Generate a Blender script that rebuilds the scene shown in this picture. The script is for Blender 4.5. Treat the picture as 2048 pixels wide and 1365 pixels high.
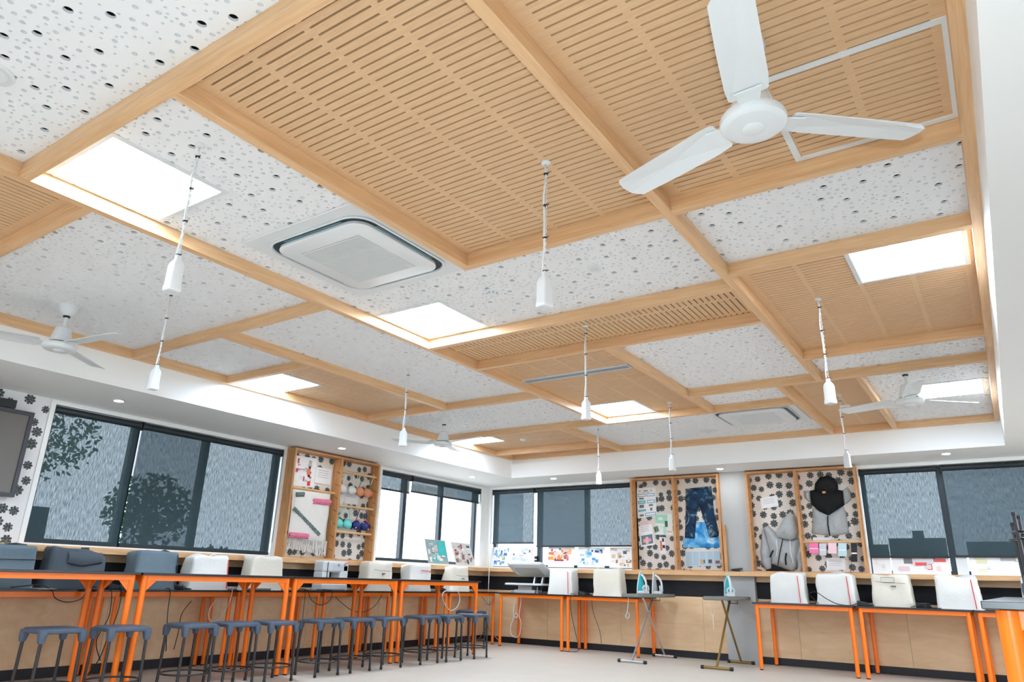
import bpy, bmesh, math, random
from mathutils import Vector, Matrix, noise
from mathutils.geometry import delaunay_2d_cdt
import numpy as np

for o in list(bpy.data.objects):
    bpy.data.objects.remove(o, do_unlink=True)
SC = bpy.context.scene
COL = SC.collection
R = math.radians
rnd = random.Random(7)

# ------------------------------------------------------------------ camera
CZ = 0.891                      # eye height
YAW, PITCH, ROLL = R(34.2265), R(18.7473), R(1.5566)
FPX = 1418.0                    # focal length in pixels of the 2048 wide frame
fw = Vector((-math.sin(YAW) * math.cos(PITCH), math.cos(YAW) * math.cos(PITCH), math.sin(PITCH)))
rt0 = Vector((math.cos(YAW), math.sin(YAW), 0))
up0 = rt0.cross(fw)
rt = math.cos(ROLL) * rt0 + math.sin(ROLL) * up0
up = -math.sin(ROLL) * rt0 + math.cos(ROLL) * up0
cam_d = bpy.data.cameras.new('camera')
cam_d.sensor_width = 36
cam_d.lens = FPX / 2048 * 36
cam_d.clip_start = 0.05
cam_d.clip_end = 300
cam = bpy.data.objects.new('camera', cam_d)
COL.objects.link(cam)
m = Matrix.Identity(4)
for i in range(3):
    m[i][0], m[i][1], m[i][2] = rt[i], up[i], -fw[i]
m[2][3] = CZ
cam.matrix_world = m
SC.camera = cam

# ------------------------------------------------------------------ light and exposure
SC.view_settings.view_transform = 'Standard'
SC.view_settings.look = 'None'
SC.view_settings.exposure = 0.56
SC.view_settings.gamma = 1.0
SC.view_settings.use_curve_mapping = False
try:
    SC.cycles.use_denoising = True
    SC.cycles.max_bounces = 10
    SC.cycles.diffuse_bounces = 6
    SC.cycles.transparent_max_bounces = 16
    SC.cycles.sample_clamp_indirect = 6.0
    SC.cycles.caustics_reflective = False
    SC.cycles.caustics_refractive = False
except Exception:
    pass
SKY = 5.0        # overcast daylight outside
PANEL = 26.0     # ceiling light panels
FLASH = 76.0    # the photographer's flash just above the lens
world = bpy.data.worlds.new('world')
SC.world = world
world.use_nodes = True
wb = world.node_tree.nodes['Background']
wb.inputs['Color'].default_value = (0.86, 0.95, 1.04, 1)
wb.inputs['Strength'].default_value = SKY
fl_d = bpy.data.lights.new('camera_flash', 'POINT')
fl_d.energy = FLASH
fl_d.color = (0.76, 0.91, 1.0)
fl_d.shadow_soft_size = 0.03
fl = bpy.data.objects.new('camera_flash', fl_d)
COL.objects.link(fl)
fl.location = Vector((0, 0, CZ)) + up * 0.20 - fw * 0.03

# ------------------------------------------------------------------ measured planes
K = 1.748
ZB = CZ + K                     # underside of the ceiling beams
ZP = ZB + 0.075                 # ceiling panels
ZS = CZ + 0.8504 * K            # soffit
XW, YW = -7.08, 9.79            # left wall, back wall
XL, XR, YT = -6.065, 0.165, 9.0  # coffer edges


def ray(u, v):
    return fw + rt * ((u - 1024) / FPX) - up * ((v - 682.5) / FPX)


def onx(u, v, x):
    q = ray(u, v)
    q = q * (x / q.x)
    return (q.y, q.z + CZ)


def ony(u, v, y):
    q = ray(u, v)
    q = q * (y / q.y)
    return (q.x, q.z + CZ)


# ------------------------------------------------------------------ mesh helpers
class MB:
    def __init__(s):
        s.v, s.f, s.c = [], [], []

    def add(s, vs, fs, col=None):
        n = len(s.v)
        s.v += [tuple(p) for p in vs]
        s.f += [tuple(i + n for i in f) for f in fs]
        s.c += [col] * len(fs)
        return s

    def box(s, x0, x1, y0, y1, z0, z1, col=None):
        vs = [(x0, y0, z0), (x1, y0, z0), (x1, y1, z0), (x0, y1, z0), (x0, y0, z1), (x1, y0, z1), (x1, y1, z1), (x0, y1, z1)]
        return s.add(vs, [(3, 2, 1, 0), (4, 5, 6, 7), (0, 1, 5, 4), (1, 2, 6, 5), (2, 3, 7, 6), (3, 0, 4, 7)], col)

    def cyl(s, p0, p1, r0, r1=None, n=12, caps=True):
        r1 = r0 if r1 is None else r1
        p0, p1 = Vector(p0), Vector(p1)
        d = (p1 - p0).normalized()
        a = d.orthogonal().normalized()
        b = d.cross(a)
        vs = []
        for p, r in ((p0, r0), (p1, r1)):
            for i in range(n):
                t = 2 * math.pi * i / n
                vs.append(p + a * (r * math.cos(t)) + b * (r * math.sin(t)))
        fs = [(i, (i + 1) % n, n + (i + 1) % n, n + i) for i in range(n)]
        if caps:
            fs += [tuple(range(n - 1, -1, -1)), tuple(range(n, 2 * n))]
        return s.add(vs, fs)

    def tube(s, pts, r, n=8, closed=False):
        pts = [Vector(p) for p in pts]
        k = len(pts)
        vs, fs = [], []
        prev = None
        for i, p in enumerate(pts):
            if closed:
                d = (pts[(i + 1) % k] - pts[i - 1])
            else:
                d = pts[min(i + 1, k - 1)] - pts[max(i - 1, 0)]
            if d.length < 1e-9:
                d = Vector((0, 0, 1))
            d.normalize()
            if prev is None:
                a = d.orthogonal().normalized()
            else:
                a = (prev - d * prev.dot(d))
                a = a.normalized() if a.length > 1e-6 else d.orthogonal().normalized()
            prev = a
            b = d.cross(a)
            rr = r[i] if isinstance(r, (list, tuple)) else r
            for j in range(n):
                t = 2 * math.pi * j / n
                vs.append(p + a * (rr * math.cos(t)) + b * (rr * math.sin(t)))
        for i in range(k if closed else k - 1):
            i2 = (i + 1) % k
            for j in range(n):
                fs.append((i * n + j, i * n + (j + 1) % n, i2 * n + (j + 1) % n, i2 * n + j))
        if not closed:
            fs += [tuple(range(n - 1, -1, -1)), tuple(range((k - 1) * n, k * n))]
        return s.add(vs, fs)

    def lathe(s, prof, c=(0, 0, 0), n=24):
        vs, fs = [], []
        for r, z in prof:
            for i in range(n):
                t = 2 * math.pi * i / n
                vs.append((c[0] + r * math.cos(t), c[1] + r * math.sin(t), c[2] + z))
        for k in range(len(prof) - 1):
            for i in range(n):
                fs.append((k * n + i, k * n + (i + 1) % n, (k + 1) * n + (i + 1) % n, (k + 1) * n + i))
        fs.append(tuple(range(n - 1, -1, -1)))
        fs.append(tuple(range((len(prof) - 1) * n, len(prof) * n)))
        return s.add(vs, fs)

    def loft(s, rings, caps=True):
        n = len(rings[0])
        vs = [p for r_ in rings for p in r_]
        fs = []
        for k in range(len(rings) - 1):
            for i in range(n):
                fs.append((k * n + i, k * n + (i + 1) % n, (k + 1) * n + (i + 1) % n, (k + 1) * n + i))
        if caps:
            fs.append(tuple(range(n - 1, -1, -1)))
            fs.append(tuple(range((len(rings) - 1) * n, len(rings) * n)))
        return s.add(vs, fs)

    def prism(s, poly, to3a, to3b):
        n = len(poly)
        vs = [to3a(p) for p in poly] + [to3b(p) for p in poly]
        fs = [(i, (i + 1) % n, n + (i + 1) % n, n + i) for i in range(n)]
        fs += [tuple(range(n - 1, -1, -1)), tuple(range(n, 2 * n))]
        return s.add(vs, fs)

    def mesh(s, name, mat, smooth=False):
        me = bpy.data.meshes.new(name)
        me.from_pydata(s.v, [], s.f)
        me.update()
        if any(c is not None for c in s.c):
            at = me.color_attributes.new('print', 'BYTE_COLOR', 'CORNER')
            for p, c in zip(me.polygons, s.c):
                c = c or (1, 1, 1)
                for li in p.loop_indices:
                    at.data[li].color = (c[0], c[1], c[2], 1)
        if isinstance(mat, (list, tuple)):
            for q in mat:
                me.materials.append(q)
        else:
            me.materials.append(mat)
        bm = bmesh.new()
        bm.from_mesh(me)
        bmesh.ops.recalc_face_normals(bm, faces=bm.faces)
        bm.to_mesh(me)
        bm.free()
        if smooth:
            for p in me.polygons:
                p.use_smooth = True
            if smooth is not True:
                me.set_sharp_from_angle(angle=R(smooth))
        return me

    def build(s, name, mat, parent=None, smooth=False, bevel=0, loc=None, kind=None):
        o = bpy.data.objects.new(name, s.mesh(name, mat, smooth))
        COL.objects.link(o)
        if parent is not None:
            o.parent = parent
        if loc is not None:
            o.location = loc
        if bevel:
            md = o.modifiers.new('bevel', 'BEVEL')
            md.width = bevel
            md.segments = 2
            md.limit_method = 'ANGLE'
        if kind:
            o['kind'] = kind
        return o


def tag(o, label, cat, group=None):
    o['label'] = label
    o['category'] = cat
    if group:
        o['group'] = group
    return o


def thing(name, label, cat, loc=(0, 0, 0), rz=0, group=None):
    o = bpy.data.objects.new(name, None)
    o.empty_display_size = 0.1
    COL.objects.link(o)
    o.location = loc
    o.rotation_euler = (0, 0, rz)
    return tag(o, label, cat, group)


def struct(o):
    o['kind'] = 'structure'
    return o


def copy_tree(o, parent=None):
    c = o.copy()
    COL.objects.link(c)
    c.parent = parent
    for ch in list(o.children):
        copy_tree(ch, c)
    return c


def dup(o, loc, label, rz=None, scale=None):
    c = copy_tree(o)
    c.location = loc
    if rz is not None:
        c.rotation_euler = (0, 0, rz)
    if scale is not None:
        c.scale = scale
    c['label'] = label
    return c


# ------------------------------------------------------------------ materials
def lin(r, g, b):
    def f(c):
        c /= 255
        return c / 12.92 if c <= 0.04045 else ((c + 0.055) / 1.055) ** 2.4
    return (f(r), f(g), f(b), 1)


def new_mat(name):
    mt = bpy.data.materials.new(name)
    mt.use_nodes = True
    nt = mt.node_tree
    return mt, nt, nt.nodes['Principled BSDF']


def nd(nt, t, **kw):
    n = nt.nodes.new(t)
    for k, v in kw.items():
        setattr(n, k, v)
    return n


def mat_plain(name, col, rough=0.5, metal=0.0, vary=0.0, scale=12, bump=0.0, spec=None, bscale=None):
    mt, nt, b = new_mat(name)
    b.inputs['Roughness'].default_value = rough
    b.inputs['Metallic'].default_value = metal
    if spec is not None:
        b.inputs['Specular IOR Level'].default_value = spec
    tc = nd(nt, 'ShaderNodeTexCoord')
    nz = nd(nt, 'ShaderNodeTexNoise')
    nz.inputs['Scale'].default_value = scale
    nz.inputs['Detail'].default_value = 4
    nt.links.new(tc.outputs['Object'], nz.inputs['Vector'])
    mx = nd(nt, 'ShaderNodeMix', data_type='RGBA')
    k = 1 - vary
    mx.inputs[6].default_value = (col[0] * k, col[1] * k, col[2] * k, 1)
    mx.inputs[7].default_value = (min(1, col[0] * (1 + vary)), min(1, col[1] * (1 + vary)), min(1, col[2] * (1 + vary)), 1)
    nt.links.new(nz.outputs['Fac'], mx.inputs[0])
    nt.links.new(mx.outputs[2], b.inputs['Base Color'])
    if bump:
        n2 = nd(nt, 'ShaderNodeTexNoise')
        n2.inputs['Scale'].default_value = bscale or scale * 4
        nt.links.new(tc.outputs['Object'], n2.inputs['Vector'])
        bp = nd(nt, 'ShaderNodeBump')
        bp.inputs['Strength'].default_value = bump
        bp.inputs['Distance'].default_value = 0.004
        nt.links.new(n2.outputs['Fac'], bp.inputs['Height'])
        nt.links.new(bp.outputs['Normal'], b.inputs['Normal'])
    return mt


def mat_wood(name, c0, c1, stretch=(1, 18, 18), scale=2.2, rough=0.45, contrast=(0.3, 0.7)):
    mt, nt, b = new_mat(name)
    b.inputs['Roughness'].default_value = rough
    b.inputs['Specular IOR Level'].default_value = 0.5
    tc = nd(nt, 'ShaderNodeTexCoord')
    oi = nd(nt, 'ShaderNodeObjectInfo')
    ad = nd(nt, 'ShaderNodeVectorMath', operation='ADD')
    sc_ = nd(nt, 'ShaderNodeVectorMath', operation='SCALE')
    cv = nd(nt, 'ShaderNodeCombineXYZ')
    for i in range(3):
        nt.links.new(oi.outputs['Random'], cv.inputs[i])
    nt.links.new(cv.outputs[0], sc_.inputs[0])
    sc_.inputs['Scale'].default_value = 17.0
    nt.links.new(tc.outputs['Object'], ad.inputs[0])
    nt.links.new(sc_.outputs[0], ad.inputs[1])
    mp = nd(nt, 'ShaderNodeMapping')
    mp.inputs['Scale'].default_value = stretch
    nt.links.new(ad.outputs[0], mp.inputs['Vector'])
    nz = nd(nt, 'ShaderNodeTexNoise')
    nz.inputs['Scale'].default_value = scale
    nz.inputs['Detail'].default_value = 6
    nz.inputs['Roughness'].default_value = 0.62
    nz.inputs['Distortion'].default_value = 0.6
    nt.links.new(mp.outputs[0], nz.inputs['Vector'])
    cr = nd(nt, 'ShaderNodeValToRGB')
    cr.color_ramp.elements[0].position, cr.color_ramp.elements[1].position = contrast
    cr.color_ramp.elements[0].color = c0
    cr.color_ramp.elements[1].color = c1
    nt.links.new(nz.outputs['Fac'], cr.inputs[0])
    nt.links.new(cr.outputs[0], b.inputs['Base Color'])
    return mt


def mat_emit(name, col, strength):
    mt, nt, b = new_mat(name)
    b.inputs['Base Color'].default_value = (0.8, 0.8, 0.8, 1)
    b.inputs['Emission Color'].default_value = col
    b.inputs['Emission Strength'].default_value = strength
    return mt


def mat_print(name, rough=0.6):
    mt, nt, b = new_mat(name)
    at = nd(nt, 'ShaderNodeAttribute', attribute_name='print')
    nt.links.new(at.outputs['Color'], b.inputs['Base Color'])
    b.inputs['Roughness'].default_value = rough
    return mt


def mat_wallpaper(name, axis, ground, scale=7.5):
    """off-white paper printed with dark grey scalloped flower heads; axis 0: wall runs along x, 1: along y"""
    mt, nt, b = new_mat(name)
    b.inputs['Roughness'].default_value = 0.7
    L = nt.links.new
    tc = nd(nt, 'ShaderNodeTexCoord')
    sp = nd(nt, 'ShaderNodeSeparateXYZ')
    L(tc.outputs['Object'], sp.inputs[0])
    cb = nd(nt, 'ShaderNodeCombineXYZ')
    L(sp.outputs[axis], cb.inputs[0])
    L(sp.outputs[2], cb.inputs[1])
    vo = nd(nt, 'ShaderNodeTexVoronoi', voronoi_dimensions='2D', feature='F1')
    vo.inputs['Scale'].default_value = scale
    vo.inputs['Randomness'].default_value = 0.62
    L(cb.outputs[0], vo.inputs['Vector'])
    df = nd(nt, 'ShaderNodeVectorMath', operation='SUBTRACT')
    L(cb.outputs[0], df.inputs[0])
    L(vo.outputs['Position'], df.inputs[1])
    sq = nd(nt, 'ShaderNodeSeparateXYZ')
    L(df.outputs[0], sq.inputs[0])

    def mth(op, a, b_=None, c_=None):
        n = nd(nt, 'ShaderNodeMath', operation=op)
        for i, q in enumerate((a, b_, c_)):
            if q is None:
                continue
            if isinstance(q, (int, float)):
                n.inputs[i].default_value = q
            else:
                L(q, n.inputs[i])
        return n.outputs[0]
    ln = nd(nt, 'ShaderNodeVectorMath', operation='LENGTH')
    L(df.outputs[0], ln.inputs[0])
    cs = nd(nt, 'ShaderNodeSeparateColor')
    L(vo.outputs['Color'], cs.inputs[0])
    ang = mth('ADD', mth('ARCTAN2', sq.outputs[1], sq.outputs[0]), mth('MULTIPLY', cs.outputs[0], 6.28))
    lobes = mth('POWER', mth('ABSOLUTE', mth('COSINE', mth('MULTIPLY', ang, 4.0))), 0.55)
    rad = mth('MULTIPLY', mth('ADD', 0.025, mth('MULTIPLY', lobes, 0.018)), mth('ADD', 0.85, mth('MULTIPLY', cs.outputs[1], 0.35)))
    inside = mth('LESS_THAN', ln.outputs['Value'], rad)
    wn = nd(nt, 'ShaderNodeTexNoise', noise_dimensions='2D')
    wn.inputs['Scale'].default_value = 90
    wn.inputs['Detail'].default_value = 2
    L(cb.outputs[0], wn.inputs['Vector'])
    veins = mth('GREATER_THAN', wn.outputs['Fac'], 0.54)
    m1 = nd(nt, 'ShaderNodeMix', data_type='RGBA')
    m1.inputs[6].default_value = lin(44, 50, 52)
    m1.inputs[7].default_value = lin(120, 126, 124)
    L(veins, m1.inputs[0])
    m2 = nd(nt, 'ShaderNodeMix', data_type='RGBA')
    m2.inputs[6].default_value = ground
    L(inside, m2.inputs[0])
    L(m1.outputs[2], m2.inputs[7])
    L(m2.outputs[2], b.inputs['Base Color'])
    return mt


def mat_blind(name, axis):
    """dark sunscreen mesh; open weave with vertical streaks lets part of the daylight through"""
    mt, nt, b = new_mat(name)
    L = nt.links.new
    b.inputs['Base Color'].default_value = lin(40, 62, 70)
    b.inputs['Roughness'].default_value = 0.75
    tr = nd(nt, 'ShaderNodeBsdfTransparent')
    tr.inputs['Color'].default_value = (0.86, 0.95, 1, 1)
    tc = nd(nt, 'ShaderNodeTexCoord')
    mp = nd(nt, 'ShaderNodeMapping')
    mp.inputs['Scale'].default_value = (150, 150, 16)
    L(tc.outputs['Object'], mp.inputs['Vector'])
    nz = nd(nt, 'ShaderNodeTexNoise')
    nz.inputs['Scale'].default_value = 1.0
    nz.inputs['Detail'].default_value = 3
    L(mp.outputs[0], nz.inputs['Vector'])
    mr = nd(nt, 'ShaderNodeMapRange')
    mr.inputs['From Min'].default_value = 0.3
    mr.inputs['From Max'].default_value = 0.7
    mr.inputs['To Min'].default_value = 0.012
    mr.inputs['To Max'].default_value = 0.092
    L(nz.outputs['Fac'], mr.inputs['Value'])
    ms = nd(nt, 'ShaderNodeMixShader')
    L(mr.outputs[0], ms.inputs[0])
    L(b.outputs[0], ms.inputs[1])
    L(tr.outputs[0], ms.inputs[2])
    L(ms.outputs[0], nt.nodes['Material Output'].inputs['Surface'])
    return mt


def mat_glass(name, tint=(0.97, 0.99, 1.0, 1), gloss=0.05):
    mt, nt, b = new_mat(name)
    L = nt.links.new
    tr = nd(nt, 'ShaderNodeBsdfTransparent')
    tr.inputs['Color'].default_value = tint
    gl = nd(nt, 'ShaderNodeBsdfGlossy')
    gl.inputs['Roughness'].default_value = 0.03
    ms = nd(nt, 'ShaderNodeMixShader')
    ms.inputs[0].default_value = gloss
    L(tr.outputs[0], ms.inputs[1])
    L(gl.outputs[0], ms.inputs[2])
    L(ms.outputs[0], nt.nodes['Material Output'].inputs['Surface'])
    return mt


M = {}
M['white'] = mat_plain('white paint', lin(240, 242, 242), 0.6, vary=0.015, scale=3)
M['wallpaint'] = mat_plain('wall paint', lin(236, 237, 237), 0.65, vary=0.012, scale=2)
M['perf'] = mat_plain('perforated board white', lin(228, 230, 232), 0.7, vary=0.01, scale=5)
M['void'] = mat_plain('roof void', lin(22, 26, 30), 0.9)
M['beam'] = mat_wood('hoop pine beam', lin(204, 160, 115), lin(226, 188, 145), (1.2, 22, 22))
M['slotply'] = mat_wood('slotted ply', lin(202, 162, 121), lin(218, 184, 145), (3, 60, 60), 3.0, 0.5)
M['slotply_y'] = mat_wood('slotted ply cross', lin(202, 162, 121), lin(218, 184, 145), (60, 3, 60), 3.0, 0.5)
M['oak'] = mat_wood('frame timber', lin(178, 122, 72), lin(212, 158, 104), (14, 14, 1.6), 2.4)
M['oak_l'] = mat_wood('ledge timber', lin(206, 158, 108), lin(232, 190, 142), (2, 2, 20), 2.0)
M['ply_x'] = mat_wood('birch ply x', lin(220, 184, 140), lin(240, 210, 172), (1.6, 5, 7), 1.6, 0.5, (0.25, 0.8))
M['black'] = mat_plain('black pinboard', lin(22, 22, 28), 0.8, vary=0.1)
M['skirt'] = mat_plain('black skirting', lin(24, 24, 32), 0.5)
M['lam'] = mat_plain('black laminate', lin(30, 31, 36), 0.28, spec=0.5)
M['orange'] = mat_plain('orange powder coat', lin(255, 122, 8), 0.35, vary=0.02)
M['plastic_w'] = mat_plain('white plastic', lin(216, 220, 222), 0.35)
M['plastic_b'] = mat_plain('black plastic', lin(20, 21, 24), 0.4)
M['stool'] = mat_plain('slate blue stool plastic', lin(70, 86, 104), 0.45, vary=0.06, scale=20)
M['steel_b'] = mat_plain('black tube', lin(28, 28, 32), 0.35, spec=0.6)
M['alu_d'] = mat_plain('dark window frame', lin(28, 44, 54), 0.4, spec=0.5)
M['alu'] = mat_plain('silver', lin(190, 194, 198), 0.3, 0.8)
M['chrome'] = mat_plain('chrome', lin(210, 212, 214), 0.18, 0.9)
M['brass'] = mat_plain('bronze tube', lin(150, 122, 70), 0.35, 0.7)
M['greycover'] = mat_plain('blue grey canvas', lin(108, 126, 138), 0.85, vary=0.1, scale=14, bump=0.4)
M['greycover_d'] = mat_plain('charcoal canvas', lin(78, 88, 98), 0.85, vary=0.1, scale=14, bump=0.4)
M['whitecover'] = mat_plain('white canvas', lin(232, 232, 228), 0.85, vary=0.03, scale=10, bump=0.4)
M['creamcover'] = mat_plain('cream canvas', lin(228, 222, 208), 0.85, vary=0.04, scale=10, bump=0.4)
M['red'] = mat_plain('red piping', lin(222, 60, 58), 0.6)
M['greymark'] = mat_plain('grey stitching', lin(110, 110, 112), 0.7)
M['floor'] = mat_plain('beige floor', lin(202, 193, 182), 0.45, vary=0.05, scale=3, spec=0.3)
M['paper'] = mat_print('printed paper')
M['blindtube'] = mat_plain('blind tube', lin(22, 34, 40), 0.5)
M['blind'] = mat_blind('blind mesh', 0)
M['screen'] = mat_glass('fly screen', (0.36, 0.38, 0.4, 1), 0.0)
M['glass'] = mat_glass('window glass')
M['panel_e'] = mat_emit('light diffuser', (0.80, 0.95, 1.12, 1), PANEL)
M['down_e'] = mat_emit('downlight lens', (0.96, 0.98, 1.0, 1), 130.0)
M['dark'] = mat_plain('dark recess', lin(26, 52, 62), 0.5)
M['greyl'] = mat_plain('pale grey plastic', lin(205, 208, 210), 0.45)
M['greym'] = mat_plain('mid grey', lin(150, 152, 152), 0.5)
M['iron_cover'] = mat_plain('grey ironing cover', lin(118, 118, 112), 0.8, vary=0.15, scale=9, bump=0.3)
M['teal'] = mat_plain('teal plastic', lin(0, 168, 176), 0.3)
M['concrete'] = mat_plain('grey column render', lin(178, 180, 180), 0.7, vary=0.06, scale=5)
M['wp_y'] = mat_wallpaper('wallpaper side wall', 1, lin(228, 228, 230))
M['wp_x'] = mat_wallpaper('wallpaper pinboard', 0, lin(224, 216, 208), 8.0)
M['wp_y2'] = mat_wallpaper('wallpaper pinboard side', 1, lin(224, 218, 210), 8.0)
M['hood_g'] = mat_plain('grey marl fleece', lin(172, 176, 178), 0.9, vary=0.12, scale=30, bump=0.6)
M['hood_k'] = mat_plain('black fleece', lin(10, 10, 14), 0.9)
M['yarn_w'] = mat_plain('cream yarn', lin(238, 236, 230), 0.9, vary=0.06, scale=60, bump=1.0)
M['yarn_g'] = mat_plain('grey green yarn', lin(110, 128, 128), 0.9, vary=0.3, scale=60)
M['yarn_p'] = mat_plain('pink yarn', lin(226, 128, 158), 0.9, vary=0.3, scale=90)
M['mint'] = mat_plain('mint satin', lin(112, 214, 208), 0.5)
M['navy'] = mat_plain('navy satin', lin(24, 40, 112), 0.5)
M['lace'] = mat_plain('white lace', lin(226, 228, 228), 0.8, vary=0.1, scale=80, bump=0.8)
M['peach'] = mat_plain('peach print', lin(222, 150, 108), 0.7, vary=0.2, scale=40)
M['teal_d'] = mat_plain('green floral', lin(44, 130, 120), 0.7, vary=0.5, scale=60)


def mat_dye(name, c0, c1, c2, scale):
    mt, nt, b = new_mat(name)
    b.inputs['Roughness'].default_value = 0.9
    tc = nd(nt, 'ShaderNodeTexCoord')
    nz = nd(nt, 'ShaderNodeTexNoise')
    nz.inputs['Scale'].default_value = scale
    nz.inputs['Detail'].default_value = 5
    nz.inputs['Roughness'].default_value = 0.65
    nz.inputs['Distortion'].default_value = 1.0
    nt.links.new(tc.outputs['Object'], nz.inputs['Vector'])
    cr = nd(nt, 'ShaderNodeValToRGB')
    e = cr.color_ramp.elements
    e[0].position, e[0].color = 0.40, c0
    e[1].position, e[1].color = 0.72, c2
    k = e.new(0.56)
    k.color = c1
    nt.links.new(nz.outputs['Fac'], cr.inputs[0])
    nt.links.new(cr.outputs[0], b.inputs['Base Color'])
    return mt


M['jeans'] = mat_dye('acid dyed denim', lin(14, 32, 58), lin(22, 60, 92), lin(170, 196, 204), 6.5)
M['tiedye'] = mat_dye('blue dyed cloth', lin(30, 130, 205), lin(110, 185, 230), lin(235, 243, 246), 7.0)
M['leaf'] = mat_plain('foliage', lin(52, 84, 44), 0.8, vary=0.4, scale=6)
M['bark'] = mat_plain('bark', lin(90, 74, 60), 0.9, vary=0.3)
M['block'] = mat_plain('pale concrete block', lin(226, 220, 216), 0.85, vary=0.05, scale=8)
M['ground'] = mat_plain('pale paving', lin(200, 198, 192), 0.9, vary=0.05)
M['tvscreen'] = mat_plain('matte screen', lin(96, 92, 86), 0.35, spec=0.6)

# ================================================================== THE SETTING
X1W, Y0W = 3.3, -3.6            # walls behind and beside the camera
struct(MB().box(XW - .3, X1W + .2, Y0W - .2, YW + .3, -.12, 0).build('floor', M['floor']))

W1 = (2.95, 5.57, 1.10, 2.335)   # left wall windows (y0, y1, z0, z1)
W2 = (7.265, 9.62, 1.11, 2.335)
W3 = (-6.975, -4.40, 1.10, 2.335)  # back wall windows (x0, x1, z0, z1)
W4 = (-1.385, 1.35, 1.085, 2.335)


def wall_with_openings(mb, a0, a1, ops, put):
    cur = a0
    for (o0, o1, z0, z1) in ops:
        put(mb, cur, o0, 0, 3.1)
        put(mb, o0, o1, 0, z0)
        put(mb, o0, o1, z1, 3.1)
        cur = o1
    put(mb, cur, a1, 0, 3.1)
    return mb


wl = struct(wall_with_openings(MB(), Y0W, YW + .2, [W1, W2], lambda b, p, q, z0, z1: b.box(XW - .2, XW, p, q, z0, z1)).build('wall_left', M['wallpaint']))
wbk = struct(wall_with_openings(MB(), XW, X1W, [W3, W4], lambda b, p, q, z0, z1: b.box(p, q, YW, YW + .2, z0, z1)).build('wall_back', M['wallpaint']))
struct(wall_with_openings(MB(), Y0W, YW + .2, [(4.2, 9.0, .9, 2.335)], lambda b, p, q, z0, z1: b.box(X1W, X1W + .2, p, q, z0, z1)).build('wall_right', M['wallpaint']))  # out-of-view window opening is assumed, added to let in more daylight
struct(wall_with_openings(MB(), XW, X1W, [(-6.4, -4.2, .9, 2.335)], lambda b, p, q, z0, z1: b.box(p, q, Y0W - .2, Y0W, z0, z1)).build('wall_front', M['wallpaint']))  # opening behind the camera likewise unseen, added for extra daylight

# wallpapered part of the side wall beside the first window
MB().box(XW, XW + .004, -1.5, 2.905, 1.09, 2.372).build('wallpaper', M['wp_y'], wl)

# dado: plywood sheets, black strip, plywood strip, skirting
for i in range(9):
    y0 = -1.0 + i * 1.2
    y1 = min(y0 + 1.197, YW)
    me = MB().box(0, .012, 0, y1 - y0, 0, .675)
    me.build('plywood_sheet', M['ply_x'], wl, loc=(XW, y0, .085))
for i in range(8):
    x0 = XW + .012 + i * 1.2
    x1 = min(x0 + 1.197, X1W)
    MB().box(0, x1 - x0, -.012, 0, 0, .675).build('plywood_sheet', M['ply_x'], wbk, loc=(x0, YW, .085))
MB().box(XW, XW + .010, -1.0, YW, .762, .965).build('black_strip', M['black'], wl)
MB().box(XW + .01, X1W, YW - .010, YW, .762, .965).build('black_strip', M['black'], wbk)
MB().box(XW, XW + .012, -1.0, YW, .966, 1.031).build('plywood_strip', M['ply_x'], wl)
MB().box(XW + .012, X1W, YW - .012, YW, .966, 1.031).build('plywood_strip', M['ply_x'], wbk)
struct(MB().box(XW, XW + .016, -1.0, YW, 0, .084).build('baseboard_left', M['skirt']))
struct(MB().box(XW + .016, X1W, YW - .016, YW, 0, .084).build('baseboard_back', M['skirt']))
struct(MB().box(XW + .001, XW + .18, -1.0, YW, 1.032, 1.088).build('trim_1', M['oak_l'], bevel=.003))
struct(MB().box(XW + .181, X1W, YW - .18, YW - .001, 1.032, 1.088).build('trim_2', M['oak_l'], bevel=.003))
struct(MB().box(-3.105, -2.745, YW - .10, YW - .002, 1.089, ZS - .002).build('column_upper', M['concrete']))
struct(MB().box(-3.14, -2.74, YW - .10, YW - .018, 0, 1.030).build('column_lower', M['concrete']))

# ------------------------------------------------------------------ ceiling
ceil = struct(bpy.data.objects.new('ceiling', None))
COL.objects.link(ceil)
bk = MB()
bk.box(XW, XL, Y0W, YW, ZS, ZP + .1)
bk.box(XR, X1W, Y0W, YW, ZS, ZP + .1)
bk.box(XL, XR, YT, YW, ZS, ZP + .1)
bk.box(XL, XR, Y0W, -1.6, ZS, ZP + .1)
bk.build('bulkhead', M['white'], ceil)
MB().box(XL, XR, -1.6, YT, ZP + .03, ZP + .05).build('void_lining', M['void'], ceil)
MB().box(XW - .2, X1W + .2, Y0W - .2, YW + .2, 3.1, 3.2).build('roof_slab', M['white'], ceil)

gx = dict(E=-6.038, A=-3.612, B=-1.132, C=.141, D=-2.392, G=-4.825, H=-2.357, I=-1.490, J=-.826, M=-4.225)
gy = dict(s=-1.6, x1=1.132, x8=1.449, x2=3.014, x7=3.045, x9=3.909, x3=4.113, x4=4.772, x5=5.812, x6=6.521, x12=3.977, x13=5.864,
          x14=7.281, x15=8.540, T=8.975)


def beam(x0, y0, x1, y1, z=None):
    ln = math.hypot(x1 - x0, y1 - y0)
    o = MB().box(0, ln, -.025, .025, 0, .0745).build('beam', M['beam'], ceil)
    o.location = (x0, y0, ZB)
    o.rotation_euler = (0, 0, math.atan2(y1 - y0, x1 - x0))
    return o


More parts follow.
